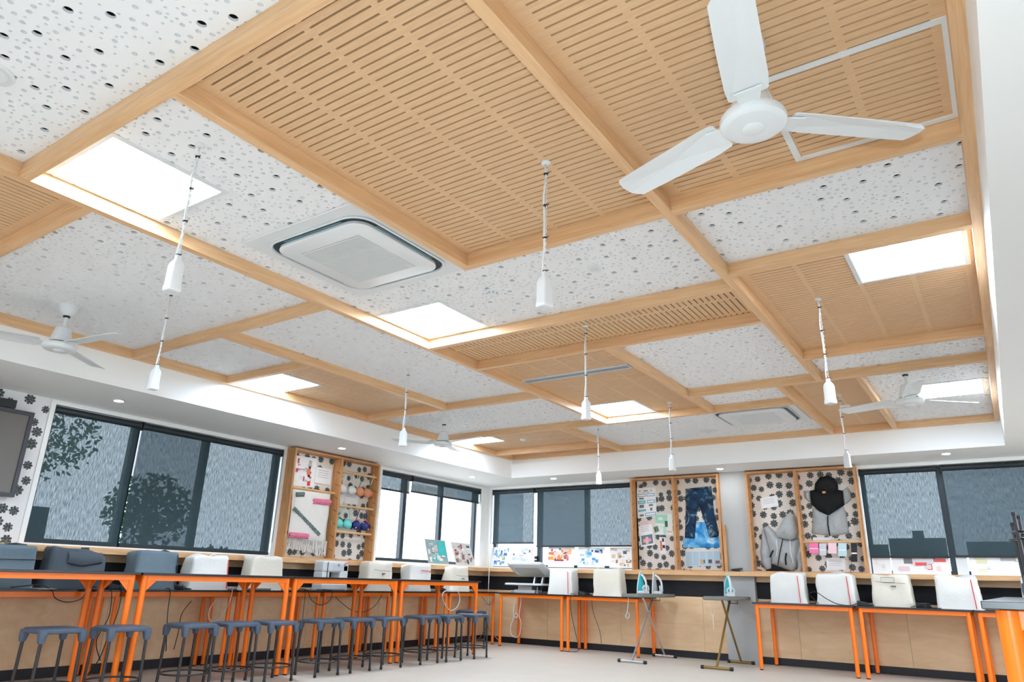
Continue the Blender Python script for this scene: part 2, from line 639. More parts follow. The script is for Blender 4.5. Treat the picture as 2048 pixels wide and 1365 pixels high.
for g, a, b_ in [('E', 's', 'T'), ('A', 's', 'x14'), ('B', 's', 'x6'), ('C', 's', 'T'), ('D', 'x1', 'x2'), ('G', 'x7', 'x13'), ('H', 'x4', 'x14'),
                 ('I', 'x6', 'T'), ('J', 'x6', 'T'), ('M', 'x14', 'T')]:
    beam(gx[g], gy[a] + .025 if a != 's' else gy[a], gx[g], gy[b_] - (.025 if b_ != 'T' or g in 'EC' else .025))
for y, a, b_ in [('x1', 'A', 'C'), ('x8', 'E', 'A'), ('x2', 'D', 'C'), ('x7', 'E', 'A'), ('x9', 'B', 'C'), ('x3', 'A', 'B'), ('x4', 'A', 'B'), ('x5', 'B', 'C'),
                 ('x6', 'H', 'C'), ('x12', 'E', 'G'), ('x13', 'E', 'A'), ('x14', 'E', 'I'), ('x15', 'E', 'M'), ('T', 'E', 'C')]:
    xa, xb = gx[a], gx[b_]
    # stop at the faces of the beams that run through, and cut where a through beam crosses
    cuts = []
    if y == 'x1':
        cuts = [gx['B']]
    if y == 'x2':
        cuts = [gx['B']]
    if y == 'x6':
        cuts = []
    if y == 'x14':
        cuts = []
    pts = [xa + .025] + sum([[c - .025, c + .025] for c in cuts], []) + [xb - .025]
    if y in ('x14',):
        pts[-1] = gx['I'] - .025
    if y == 'x2':
        pts[0] = gx['D'] - .025
    if y == 'T':
        pts = [gx['E'] - .025 + .05, gx['C'] - .025]
    for i in range(0, len(pts), 2):
        beam(pts[i], gy[y], pts[i + 1], gy[y])


def slotted(x0, x1, y0, y1, d, a0, r0, pitch_a=.286, la=.256, pitch_r=.041, w=.0085, cmin=-99, cmax=99):
    """plywood sheet with rows of routed slots; d = 'x': slots run along x"""
    if d == 'x':
        A0, A1, B0, B1 = x0, x1, y0, y1
        p3 = lambda a, b, z: (a, b, z)
    else:
        A0, A1, B0, B1 = y0, y1, x0, x1
        p3 = lambda a, b, z: (b, a, z)
    cols = []
    k = math.floor((A0 - a0) / pitch_a) - 1
    while a0 + k * pitch_a < A1:
        c0, c1 = max(a0 + k * pitch_a, A0 + .004), min(a0 + k * pitch_a + la, A1 - .004)
        if c1 - c0 > .03 and c0 > cmin - .001 and c1 < cmax + .001:
            cols.append((c0, c1))
        k += 1
    rows = []
    k = math.floor((B0 - r0) / pitch_r) - 1
    while r0 + k * pitch_r < B1:
        c = r0 + k * pitch_r
        if c - w / 2 > B0 + .003 and c + w / 2 < B1 - .003:
            rows.append((c - w / 2, c + w / 2))
        k += 1
    mb = MB()

    def quad(a, b, c, e, z=0):
        mb.add([p3(a, c, z), p3(b, c, z), p3(b, e, z), p3(a, e, z)], [(0, 1, 2, 3)])
    cur = B0
    for (r_0, r_1) in rows:
        quad(A0, A1, cur, r_0)
        ca = A0
        for (c0, c1) in cols:
            quad(ca, c0, r_0, r_1)
            ca = c1
            vs = [p3(c0, r_0, 0), p3(c1, r_0, 0), p3(c1, r_1, 0), p3(c0, r_1, 0), p3(c0, r_0, .013), p3(c1, r_0, .013), p3(c1, r_1, .013), p3(c0, r_1, .013)]
            mb.add(vs, [(0, 1, 5, 4), (1, 2, 6, 5), (2, 3, 7, 6), (3, 0, 4, 7)])
        quad(ca, A1, r_0, r_1)
        cur = r_1
    quad(A0, A1, cur, B1)
    o = mb.build('slotted_panel', M['slotply'] if d == 'x' else M['slotply_y'], ceil)
    o.location = (0, 0, ZP)
    return o


def perforated(x0, x1, y0, y1, seed, fine=True):
    """white acoustic board with scattered round holes of three sizes"""
    rg = random.Random(seed)
    holes = []
    cell = .06
    grid = {}

    def ok(x, y, r, gap):
        i, j = int(x / cell), int(y / cell)
        for a in range(i - 2, i + 3):
            for b in range(j - 2, j + 3):
                for (hx, hy, hr) in grid.get((a, b), ()):
                    if (hx - x) ** 2 + (hy - y) ** 2 < (hr + r + gap) ** 2:
                        return False
        return True
    area = (x1 - x0) * (y1 - y0)
    for r, dens, gap in ((.0175, 30, .085), (.0105, 170, .016), (.0062, 330, .008)):
        n, tries = int(area * dens), 0
        got = 0
        while got < n and tries < n * 12:
            tries += 1
            x, y = rg.uniform(x0 + r + .003, x1 - r - .003), rg.uniform(y0 + r + .003, y1 - r - .003)
            if ok(x, y, r, gap):
                grid.setdefault((int(x / cell), int(y / cell)), []).append((x, y, r))
                holes.append((x, y, r))
                got += 1
    vs, es, hid = [], [], []
    for p in ((x0, y0), (x1, y0), (x1, y1), (x0, y1)):
        vs.append(Vector(p))
        hid.append(-1)
    es += [(0, 1), (1, 2), (2, 3), (3, 0)]
    rings = []
    for k, (x, y, r) in enumerate(holes):
        n = (14 if r > .015 else 9 if r > .009 else 6) if fine else (9 if r > .015 else 7 if r > .009 else 5)
        b0 = len(vs)
        for i in range(n):
            t = 2 * math.pi * i / n
            vs.append(Vector((x + r * math.cos(t), y + r * math.sin(t))))
            hid.append(k)
        es += [(b0 + i, b0 + (i + 1) % n) for i in range(n)]
        rings.append((b0, n))
    ov, oe, of, orv, ore, orf = delaunay_2d_cdt(vs, es, [], 0, 1e-6)
    oh = [hid[q[0]] if q else -1 for q in orv]
    idx = {}
    for i, q in enumerate(orv):
        for s in q:
            idx[s] = i
    mb = MB()
    V3 = [(p.x, p.y, 0) for p in ov]
    F = [tuple(f) for f in of if not (oh[f[0]] >= 0 and oh[f[0]] == oh[f[1]] == oh[f[2]])]
    mb.add(V3, F)
    nb = len(V3)
    for (b0, n), (hx, hy, hr) in zip(rings, holes):
        top = []
        for i in range(n):
            p = vs[b0 + i]
            mb.v.append((p.x, p.y, .0125 if hr > .015 else hr * 1.3))
            top.append(len(mb.v) - 1)
        for i in range(n):
            j = (i + 1) % n
            mb.f.append((idx[b0 + i], idx[b0 + j], top[j], top[i]))
            mb.c.append(None)
        if hr < .015:               # the small holes are closed by the fleece
            mb.f.append(tuple(top))
            mb.c.append(None)
    me = bpy.data.meshes.new('perforated_panel')
    me.from_pydata(mb.v, [], mb.f)
    me.update()
    me.materials.append(M['perf'])
    o = bpy.data.objects.new('perforated_panel', me)
    COL.objects.link(o)
    o.parent = ceil
    o.location = (0, 0, ZP)
    return o


def G(a, b, c, d):
    return gx[a], gx[b], gy[c], gy[d]


perforated(*G('A', 'B', 's', 'x1'), 1)
perforated(*G('A', 'D', 'x1', 'x2'), 2)
perforated(*G('A', 'B', 'x2', 'x3'), 3)
perforated(*G('B', 'C', 'x2', 'x9'), 4)
perforated(*G('B', 'C', 'x5', 'x6'), 5, False)
perforated(*G('J', 'C', 'x6', 'x14'), 6, False)
perforated(*G('J', 'C', 'x14', 'T'), 7, False)
perforated(*G('H', 'B', 'x4', 'x6'), 8, False)
perforated(*G('H', 'I', 'x6', 'x14'), 9, False)
perforated(*G('M', 'I', 'x14', 'T'), 10, False)
perforated(*G('E', 'A', 'x8', 'x7'), 11)
perforated(*G('E', 'G', 'x7', 'x12'), 12, False)
perforated(*G('G', 'A', 'x7', 'x13'), 13, False)
perforated(*G('E', 'A', 'x13', 'x14'), 14, False)
slotted(*G('E', 'A', 's', 'x8'), 'y', 1.372 - .256, -3.809, cmax=1.373)
slotted(*G('D', 'B', 'x1', 'x2'), 'x', -2.315, 1.247, cmin=-2.316)
slotted(*G('B', 'C', 's', 'x2'), 'x', -.187, 2.138, cmin=-1.052, cmax=.071)
slotted(*G('B', 'C', 'x9', 'x5'), 'x', -1.050, 4.114, cmin=-1.052, cmax=.071)
slotted(*G('I', 'J', 'x6', 'T'), 'x', -1.40, 6.6)
slotted(*G('A', 'B', 'x3', 'x4'), 'y', 4.437, -3.526)
slotted(*G('A', 'H', 'x4', 'x14'), 'x', -3.53, 4.9, cmin=-3.54, cmax=-2.4)
slotted(*G('E', 'M', 'x14', 'x15'), 'y', 7.5, -5.9)
slotted(*G('E', 'M', 'x15', 'T'), 'y', 8.6, -5.9)
slotted(*G('E', 'G', 'x12', 'x13'), 'x', -5.95, 4.1)

# ------------------------------------------------------------------ windows
def mapper(side):
    if side == 'left':
        return lambda a, d, z: (XW - d, a, z)
    return lambda a, d, z: (a, YW + d, z)


def mbox(mb, P, a0, a1, d0, d1, z0, z1):
    p, q = P(a0, d0, z0), P(a1, d1, z1)
    return mb.box(min(p[0], q[0]), max(p[0], q[0]), min(p[1], q[1]), max(p[1], q[1]), z0, z1)


def window(n, side, a0, a1, z0, z1, mulls, screens=()):
    P = mapper(side)
    root = struct(bpy.data.objects.new('window_%d' % n, None))
    COL.objects.link(root)
    mb = MB()
    t = .014
    mbox(mb, P, a0 - .04, a0 + .002, -.012, .10, z0 - .03, z1 + .035)
    mbox(mb, P, a1 - .002, a1 + .04, -.012, .10, z0 - .03, z1 + .035)
    mbox(mb, P, a0, a1, -.012, .10, z1 - .002, z1 + .035)
    mbox(mb, P, a0, a1, -.014, .10, z0 - .022, z0 + .006)
    mb.build('casing', M['white'], root)
    fb = MB()
    w = .05
    mbox(fb, P, a0 + .002, a0 + w, .09, .15, z0 + .006, z1)
    mbox(fb, P, a1 - w, a1 - .002, .09, .15, z0 + .006, z1)
    mbox(fb, P, a0 + w, a1 - w, .09, .15, z1 - w, z1)
    mbox(fb, P, a0 + w, a1 - w, .09, .15, z0 + .006, z0 + w)
    fb.build('frame', M['alu_d'], root)
    for mm in mulls:
        mbox(MB(), P, mm - .035, mm + .035, .085, .15, z0 + w, z1 - w).build('mullion', M['alu_d'], root)
    ed = [a0 + w] + list(mulls) + [a1 - w]
    for i in range(len(ed) - 1):
        l = ed[i] + (.035 if i else 0)
        r_ = ed[i + 1] - (.035 if i < len(ed) - 2 else 0)
        q = MB()
        q.add([P(l, .12, z0 + w), P(r_, .12, z0 + w), P(r_, .12, z1 - w), P(l, .12, z1 - w)], [(0, 1, 2, 3)])
        q.build('pane', M['glass'], root)
        if i in screens:
            q = MB()
            q.add([P(l, .105, z0 + w), P(r_, .105, z0 + w), P(r_, .105, z1 - w), P(l, .105, z1 - w)], [(0, 1, 2, 3)])
            q.build('fly_screen', M['screen'], root)
    return root


window(1, 'left', *W1, [3.79, 4.595], (1,))
window(2, 'left', *W2, [7.87, 8.71])
window(3, 'back', *W3, [-6.10, -5.25], (1,))
window(4, 'back', *W4, [-.52, .40], (1, 2))


def blind(side, a0, a1, zb, label, zt=2.333):
    P = mapper(side)
    c = P((a0 + a1) / 2, .035, zb)
    root = thing('roller_blind', label, 'blind', c, group='dark mesh roller blinds')
    off = Vector(c)
    rel = lambda p: tuple(Vector(p) - off)
    PP = lambda a, d, z: rel(P(a, d, z))
    MB().cyl(PP(a0 + .012, .03, zt - .04), PP(a1 - .012, .03, zt - .04), .034, n=16).build('tube', M['blindtube'], root, smooth=40)
    q = MB()
    q.add([PP(a0 + .012, .035, zb), PP(a1 - .012, .035, zb), PP(a1 - .012, .035, zt - .045), PP(a0 + .012, .035, zt - .045)], [(0, 1, 2, 3)])
    q.build('fabric', M['blind'], root)
    b_ = MB()
    p, q2 = PP(a0 + .010, .028, 0), PP(a1 - .010, .042, 0)
    b_.box(min(p[0], q2[0]), max(p[0], q2[0]), min(p[1], q2[1]), max(p[1], q2[1]), -.012, .014)
    b_.build('bottom_rail', M['blindtube'], root)
    for a in (a0 + .004, a1 - .012):
        e = MB()
        p, q2 = PP(a, .0, 0), PP(a + .008, .07, 0)
        e.box(min(p[0], q2[0]), max(p[0], q2[0]), min(p[1], q2[1]), max(p[1], q2[1]), zt - zb - .085, zt - zb - .005)
        e.build('bracket', M['blindtube'], root)
    MB().tube([PP(a1 - .008, -.004, z) for z in (zt - .04, (zt + zb) / 2, max(1.25, zb - .2))], .0025, 5).build('chain', M['blindtube'], root)
    return root


blind('left', 2.955, 3.795, 1.118, 'fully lowered narrow dark blind beside the wallpapered wall with the television')
blind('left', 3.80, 5.565, 1.122, 'fully lowered wide dark blind beside the frame with the woven hanging')
blind('left', 7.27, 7.905, 2.075, 'nearly raised short dark blind beside the frame with the hung bras')
blind('left', 7.925, 9.615, 2.105, 'nearly raised wide dark blind at the corner, above two leaning posters')
blind('back', -6.965, -6.155, 1.475, 'half lowered narrow dark blind right beside the room corner')
blind('back', -6.125, -4.405, 1.422, 'half lowered wide dark blind above the row of leaning posters')
blind('back', -1.378, -.535, 1.283, 'lowered dark blind just beside the frame with the black hoodie')
blind('back', -.50, 1.33, 1.292, 'lowered dark blind cut by the edge of the picture, behind upturned stools')

# ================================================================== THINGS ON THE CEILING
def panel_light(x, y, label, first=[None]):
    loc = (x, y, ZP)
    if first[0] is None:
        t = thing('panel_light', label, 'ceiling light', loc, group='square recessed light panels')
        fb = MB()
        o, i = .30, .273
        for a in ((-o, o, -o, -i), (-o, o, i, o), (-o, -i, -i, i), (i, o, -i, i)):
            fb.box(*a, -.007, 0)
        fb.build('frame', M['plastic_w'], t)
        MB().box(-i, i, -i, i, -.004, -.001).build('diffuser', M['panel_e'], t)
        first[0] = t
        return t
    return dup(first[0], loc, label)


panel_light(-3.268, 1.495, 'square light panel beside the nearest timber beam junction, by the long hanging socket')
panel_light(-3.268, 3.76, 'square light panel in the white board just past the large air conditioner')
panel_light(-.205, 4.280, 'square light panel in slotted timber against the long white bulkhead')
panel_light(-3.262, 6.935, 'square light panel in slotted timber past the long slim diffuser')
panel_light(-5.745, 4.345, 'square light panel in slotted timber over the left windows')
panel_light(-5.745, 7.635, 'small looking far square light panel behind the far left ceiling fan')
panel_light(-.215, 7.635, 'far light panel beside the small ceiling fan near the white bulkhead')
panel_light(-4.6, .0, 'unseen added light panel in slotted timber behind the camera')  # this and the next two: unseen panels added for ambient light
panel_light(-2.0, -.6, 'unseen added light panel in white board behind the camera')
panel_light(-.5, -.6, 'unseen added light panel in slotted timber above and behind the camera')


def rsq(h, r, n=8, hy=None):
    hy = hy or h
    pts = []
    for cx, cy, a0 in ((h - r, hy - r, 0), (-h + r, hy - r, 90), (-h + r, -hy + r, 180), (h - r, -hy + r, 270)):
        for i in range(n + 1):
            t = R(a0 + 90 * i / n)
            pts.append((cx + r * math.cos(t), cy + r * math.sin(t)))
    return pts


def ring3(poly, z):
    return [(p[0], p[1], z) for p in poly]


def air_con(x, y, rz, label, first=[None]):
    if first[0] is not None:
        return dup(first[0], (x, y, ZP), label, rz)
    t = thing('air_conditioner', label, 'air conditioner', (x, y, ZP), rz, 'ceiling cassette air conditioners')
    MB().box(-.475, .475, -.475, .475, -.010, 0).build('fascia', M['plastic_w'], t, bevel=.004)
    b = MB()
    b.loft([ring3(rsq(.395, .13), -.010), ring3(rsq(.400, .13), -.020), ring3(rsq(.388, .125), -.022), ring3(rsq(.385, .125), -.011)], caps=False)
    b.build('rim', M['plastic_w'], t, smooth=40)
    b = MB()
    b.loft([ring3(rsq(.386, .125), -.0115), ring3(rsq(.30, .08), -.0112)], caps=False)
    b.build('air_slot', M['dark'], t)
    for k in range(4):
        c_, s_ = math.cos(k * math.pi / 2), math.sin(k * math.pi / 2)
        b = MB()
        vs = []
        for (px, py, pz) in ((-.23, .350, -.012), (.23, .350, -.012), (.23, .375, -.020), (-.23, .375, -.020)):
            vs.append((px * c_ - py * s_, px * s_ + py * c_, pz))
        vs += [(p[0], p[1], p[2] + .003) for p in vs]
        b.add(vs, [(3, 2, 1, 0), (4, 5, 6, 7), (0, 1, 5, 4), (1, 2, 6, 5), (2, 3, 7, 6), (3, 0, 4, 7)])
        b.build('louvre', mat_louvre, t)
    b = MB()
    b.loft([ring3(rsq(.350, .10), -.013), ring3(rsq(.352, .10), -.030), ring3(rsq(.342, .095), -.036)])
    g = b.build('intake_panel', M['plastic_w'], t, smooth=40)
    MB().box(-.235, .235, -.235, .235, -.0365, -.0362).build('intake_recess', M['greym'], g)
    b = MB()
    for s_ in range(3):
        for k in range(17):
            yy = -.235 + s_ * .159 + k * .0092
            b.box(-.235, .235, yy, yy + .0055, -.0395, -.0365)
    for xx in (-.235, .231):
        b.box(xx, xx + .004, -.235, .235, -.0398, -.0365)
    for yy in (-.235, -.0885, .0705, .232):
        b.box(-.235, .235, yy, yy + .009, -.0400, -.0365)
    b.build('intake_grille', M['plastic_w'], g, kind='stuff')
    first[0] = t
    return t


mat_louvre = mat_plain('teal grey louvre', lin(92, 128, 140), 0.4)
air_con(-2.925, 2.66, 0, 'large ceiling cassette air conditioner beside the wide slotted timber bay')
air_con(-2.06, 7.92, 0, 'smaller looking far ceiling cassette air conditioner above the pinned jeans')


def fan(x, y, zr, rz, label, first=[None]):
    """three blade fan; local z 0 is the panel the canopy is fixed to"""
    if first[0] is not None:
        return dup(first[0], (x, y, ZP), label, rz)
    t = thing('ceiling_fan', label, 'ceiling fan', (x, y, ZP), rz, 'white three blade ceiling fans')
    zh = zr + CZ - ZP                       # blade plane below the panel
    MB().lathe([(.066, 0), (.066, -.018), (.050, -.060), (.030, -.080), (.020, -.082)], n=28).build('canopy', M['plastic_w'], t, smooth=40)
    MB().lathe([(.024, -.080), (.024, -.090), (.018, -.094)], n=18).build('collar', M['plastic_b'], t, smooth=40)
    MB().cyl((0, 0, -.085), (0, 0, zh + .12), .0125, n=14).build('rod', M['plastic_w'], t, smooth=40)
    MB().lathe([(.030, zh + .135), (.050, zh + .125), (.062, zh + .075), (.074, zh + .030), (.078, zh + .018)], n=32).build('motor', M['plastic_w'], t, smooth=40)
    MB().lathe([(.074, zh + .018), (.074, zh + .012)], n=32).build('shadow_gap', M['plastic_b'], t)
    hub = MB().lathe([(.080, zh + .012), (.106, zh + .004), (.111, zh - .010), (.108, zh - .026), (.096, zh - .036), (.088, zh - .038), (.040, zh - .041), (.0, zh - .041)], n=40).build('hub', M['plastic_w'], t, smooth=35)
    MB().lathe([(.037, zh - .041), (.036, zh - .046), (.030, zh - .049), (.0, zh - .050)], n=24).build('hub_cap', M['plastic_w'], hub, smooth=40)
    for k in range(3):
        a = R(40 + 120 * k)
        rot = Matrix.Rotation(a, 4, 'Z')
        pit = Matrix.Translation((0, 0, zh)) @ Matrix.Rotation(R(11), 4, 'X')
        outline = [(.125, -.056), (.135, -.064), (.20, -.070), (.40, -.068), (.570, -.062), (.606, -.030), (.612, .010), (.600, .045), (.585, .062), (.40, .066), (.20, .070), (.135, .066), (.125, .054)]
        b = MB()
        up_, dn = [], []
        for (px, py) in outline:
            cam_ = .010 * (1 - (py / .07) ** 2)
            up_.append(rot @ (pit @ Vector((px, py, cam_ + .003))))
            dn.append(rot @ (pit @ Vector((px, py, cam_ - .001))))
        n = len(outline)
        cu = rot @ (pit @ Vector((.37, 0, .0125)))
        cd = rot @ (pit @ Vector((.37, 0, .0095)))
        vs = up_ + dn + [cu, cd]
        fs = []
        for i in range(n):
            j = (i + 1) % n
            fs += [(i, j, 2 * n), (n + j, n + i, 2 * n + 1), (i, n + i, n + j, j)]
        b.add(vs, fs)
        bl = b.build('blade', M['plastic_w'], t)
        b = MB()
        for (x0, x1, y0, y1) in ((.085, .165, -.030, .030),):
            vs = []
            for zz in (.010, .016):
                for p in ((x0, y0), (x1, y0 * 1.5), (x1, y1 * 1.5), (x0, y1)):
                    vs.append(rot @ (pit @ Vector((p[0], p[1], zz - .016))))
            b.add(vs, [(3, 2, 1, 0), (4, 5, 6, 7), (0, 1, 5, 4), (1, 2, 6, 5), (2, 3, 7, 6), (3, 0, 4, 7)])
        b.build('bracket', M['plastic_w'], bl)
    first[0] = t
    return t


fan(-.486, 2.140, 1.520, 0, 'large white ceiling fan nearest the camera under slotted timber')
fan(-5.40, 2.185, 1.515, R(-32), 'white ceiling fan on white board above the wallpapered wall')
fan(-5.30, 6.41, 1.50, R(-48), 'small far white ceiling fan over the corner window')
fan(-.474, 6.507 + .11, 1.50, 0, 'far white ceiling fan near the long bulkhead and far light panel')


def pendant(x, y, label, zb=2.0, first=[None]):
    loc = (x, y, ZP)
    if first[0] is not None:
        c = dup(first[0], loc, label, rnd.uniform(-.6, .6))
        return c
    t = thing('pendant_socket', label, 'power socket', loc, group='white power sockets hung on chains from the ceiling')
    L = zb - ZP
    MB().lathe([(.022, 0), (.022, -.006), (.010, -.012)], n=18).build('ceiling_rose', M['plastic_w'], t, smooth=40)
    pts = []
    for i in range(60):
        z = -.012 + (L + .165) * i / 59
        a = i * 1.9
        pts.append((.0035 * math.cos(a) + .004, .0035 * math.sin(a), z))
    MB().tube(pts, .0020, 5).build('chain', M['greyl'], t)
    pts = []
    for i in range(24):
        z = -.012 + (L + .145) * i / 23
        pts.append((-.006 + .004 * math.sin(i * .55), .003 * math.sin(i * .8), z))
    MB().tube(pts, .0050, 8).build('cable', M['plastic_w'], t, smooth=True)
    for k in range(4):
        z = -.06 - k * (abs(L) - .23) / 3.0
        MB().lathe([(.0105, z), (.0105, z - .0045), (.006, z - .005)], n=10).build('cable_tie', M['plastic_b'], t)
        MB().box(.010, .022, -.0015, .0015, z - .004, z - .001).build('tie_tail', M['plastic_b'], t.children[-1])
    rings = []
    for (w, d_, z) in ((.010, .010, L + .165), (.011, .011, L + .146), (.022, .020, L + .130), (.027, .024, L + .116), (.0275, .025, L + .028), (.030, .027, L + .022), (.030, .027, L + .004), (.027, .024, L)):
        rings.append([(p[0], p[1], z) for p in rsq(w, min(w, d_) * .28, 3, d_)])
    b = MB()
    b.loft(rings)
    bd = b.build('socket_body', M['plastic_w'], t, smooth=35)
    MB().lathe([(.020, L + .001), (.020, L - .001), (.0, L - .001)], n=20).build('socket_face', M['greyl'], bd)
    first[0] = t
    return t


pendant(-2.724, 1.469, 'large looking hanging power socket in front of the nearest light panel')
pendant(-1.471, 2.399, 'hanging power socket below the widest slotted timber bay, beside the fan blade')
pendant(-2.345, 4.417, 'hanging power socket in front of the slim diffuser and a light panel')
pendant(-4.289, 4.632, 'small hanging power socket beside the far left ceiling fan')
pendant(-.770, 4.715, 'hanging power socket below the slotted bay with the light by the bulkhead')
pendant(-2.687, 6.914, 'small hanging power socket above the pinboard with the jeans')
pendant(-1.125, 7.400, 'small hanging power socket in front of the black hoodie frame corner')
pendant(-3.861, 7.572, 'small hanging power socket in front of the half lowered wide blind')
pendant(-4.398, 2.374, 'hanging power socket in front of the left soffit, beside the wallpaper side fan')


def downlight(x, y, label, first=[None]):
    if first[0] is not None:
        return dup(first[0], (x, y, ZS), label)
    t = thing('downlight', label, 'downlight', (x, y, ZS), group='round downlights in the soffit')
    MB().lathe([(.048, 0), (.050, -.003), (.044, -.005), (.040, -.004)], n=24).build('ring', M['plastic_w'], t, smooth=40)
    MB().lathe([(.039, -.0035), (.039, -.005), (.0, -.006)], n=24).build('lens', M['down_e'], t)
    first[0] = t
    return t


downlight(-6.583, 3.262, 'round downlight above the fully lowered narrow blind')
downlight(-6.532, 5.982, 'round downlight above the frame with the woven hanging')
downlight(-6.552, 8.654, 'round downlight above the corner window on the left wall')
downlight(-5.491, 9.282, 'round downlight above the half lowered wide blind')
downlight(-2.977, 9.352, 'round downlight above the grey column between two pinboard frames')
downlight(-.389, 9.299, 'round downlight above the lowered blind by the hoodie frame')

# detectors and speakers
def disc(name, x, y, z, r, label, cat, prof=None, mat='plastic_w'):
    t = thing(name, label, cat, (x, y, z))
    MB().lathe([(r, 0), (r, -.004), (r * .93, -.008), (r * .6, -.009)], n=28).build('base', M[mat], t, smooth=40)
    return t


t = disc('smoke_detector', -2.564, 3.522, ZP, .05, 'white smoke detector near the corner of the slotted timber bay', 'smoke detector')
MB().lathe([(.036, -.008), (.034, -.028), (.020, -.036), (.0, -.037)], n=24).build('sensor_head', M['plastic_w'], t, smooth=40)
b = MB()
for k in range(8):
    a = k * math.pi / 4
    b.box(.033 * math.cos(a) - .004, .033 * math.cos(a) + .004, .033 * math.sin(a) - .004, .033 * math.sin(a) + .004, -.024, -.014)
b.build('vent', M['greym'], t)
t = disc('ceiling_sensor', -1.812, 3.542, ZP, .048, 'small flat round sensor on the white board beside the central beam', 'sensor')
MB().lathe([(.028, -.008), (.020, -.012), (.0, -.013)], n=20).build('lens', M['greyl'], t, smooth=40)
t = disc('ceiling_speaker', -2.985, .735, ZP, .085, 'round speaker on the nearest white board at the upper left', 'speaker')
MB().lathe([(.074, -.0085), (.0, -.0095)], n=28).build('mesh_cover', M['greyl'], t)
t = disc('ceiling_speaker', -2.815, 8.494, ZP, .115, 'round speaker beside the far cassette air conditioner', 'speaker')
MB().lathe([(.100, -.0085), (.0, -.0095)], n=28).build('mesh_cover', M['greyl'], t)
t = disc('smoke_detector', -5.161, 7.913, ZP, .05, 'tiny far detector on slotted timber by the far light panel', 'smoke detector')
MB().lathe([(.034, -.008), (.030, -.026), (.0, -.030)], n=20).build('sensor_head', M['plastic_w'], t, smooth=40)
t = disc('ceiling_sensor', -1.155, 7.891, ZP, .05, 'small round sensor on slotted timber behind a hanging socket', 'sensor')
MB().lathe([(.030, -.008), (.022, -.012), (.0, -.013)], n=20).build('lens', M['greyl'], t, smooth=40)

# slim linear diffuser
t = thing('linear_diffuser', 'long slim white air diffuser set across slotted timber', 'air vent', (-3.035, 5.50, ZP))
b = MB()
for a in ((-.55, .55, -.055, -.042), (-.55, .55, .042, .055), (-.55, -.537, -.042, .042), (.537, .55, -.042, .042)):
    b.box(*a, -.012, 0)
b.build('frame', M['plastic_w'], t)
for yy in (-.030, -.006, .018):
    MB().box(-.537, .537, yy, yy + .012, -.010, -.002).build('vane', mat_plain('blue grey vane %g' % yy, lin(150, 166, 178), .4), t)
MB().box(-.537, .537, -.042, .042, -.0015, -.0005).build('duct', M['dark'], t)

# access hatch in the nearest right slotted bay
t = thing('access_hatch', 'white square access hatch frame in slotted timber behind the large fan', 'access hatch', (-.19, 2.662, ZP))
for a in ((-.318, .318, -.318, -.290), (-.318, .318, .290, .318), (-.318, -.290, -.290, .290), (.290, .318, -.290, .290)):
    MB().box(*a, -.005, 0).build('frame_bar', M['plastic_w'], t)

# ================================================================== FURNITURE
def table(name, label, x0, x1, y0, y1, h, gusset, group, leg_r=.023, inset=.045):
    cx, cy = (x0 + x1) / 2, (y0 + y1) / 2
    hx, hy = (x1 - x0) / 2, (y1 - y0) / 2
    t = thing(name, label, 'table', (cx, cy, 0), group=group)
    MB().box(-hx, hx, -hy, hy, h - .018, h).build('tabletop', M['lam'], t, bevel=.002)
    lx, ly = hx - inset, hy - inset
    zr = h - .0185
    fr = MB()
    rw = .016
    for s in (-1, 1):
        fr.box(-lx, lx, s * ly - rw, s * ly + rw, zr - .042, zr)
        fr.box(s * lx - rw, s * lx + rw, -ly + rw, ly - rw, zr - .042, zr)
    fr.build('frame', M['orange'], t)
    for sx in (-1, 1):
        for sy in (-1, 1):
            lg = MB().cyl((sx * lx, sy * ly, .012), (sx * lx, sy * ly, zr - .001), leg_r, n=16).build('leg', M['orange'], t, smooth=40)
            MB().cyl((sx * lx, sy * ly, 0), (sx * lx, sy * ly, .012), leg_r * .9, n=12).build('foot', M['plastic_b'], lg)
            if gusset:
                for ax in (0, 1):
                    b = MB()
                    if ax == 0:
                        p = [(sx * lx, zr - .04), (sx * (lx - .105), zr - .04), (sx * (lx - .012), zr - .135), (sx * lx, zr - .135)]
                        b.prism(p, lambda q: (q[0], sy * ly - .003, q[1]), lambda q: (q[0], sy * ly + .003, q[1]))
                    else:
                        p = [(sy * ly, zr - .04), (sy * (ly - .105), zr - .04), (sy * (ly - .012), zr - .135), (sy * ly, zr - .135)]
                        b.prism(p, lambda q: (sx * lx - .003, q[0], q[1]), lambda q: (sx * lx + .003, q[0], q[1]))
                    b.build('gusset', M['orange'], lg)
    return t


HB, HT = .883, .735
for y0, lab in ((6.43, 'tall orange bench nearest the room corner, with a looped white cord behind it'),
                (4.885, 'tall orange bench second from the corner end of the left row'),
                (3.345, 'tall orange bench third from the corner end of the left row'),
                (1.80, 'tall orange bench nearest the camera in the left row')):
    table('tall_bench', lab, -6.525, -5.80, y0, y0 + 1.53, HB, True, 'tall orange benches in the left row', .024)
ys = [9.42, 8.265, 7.11, 5.955, 4.80, 3.645, 2.49, 1.335]
labs = ['low orange table under the left windows at the room corner, chrome stand behind', 'low orange table carrying the cream cover and white red-lined pocket cover',
        'low orange table carrying the pocketed cream cover with a handle', 'low orange table carrying the uncovered white sewing machine',
        'low orange table carrying the plain cream cover under the woven hanging', 'low orange table carrying the lighter blue grey cover and a white red-edged cover',
        'low orange table carrying the crumpled charcoal and blue grey covers']
for i in range(7):
    table('low_table', labs[i], -7.055, -6.545, ys[i + 1] + .008, ys[i] - .008, HT, False, 'low orange tables along the walls', .020, .04)
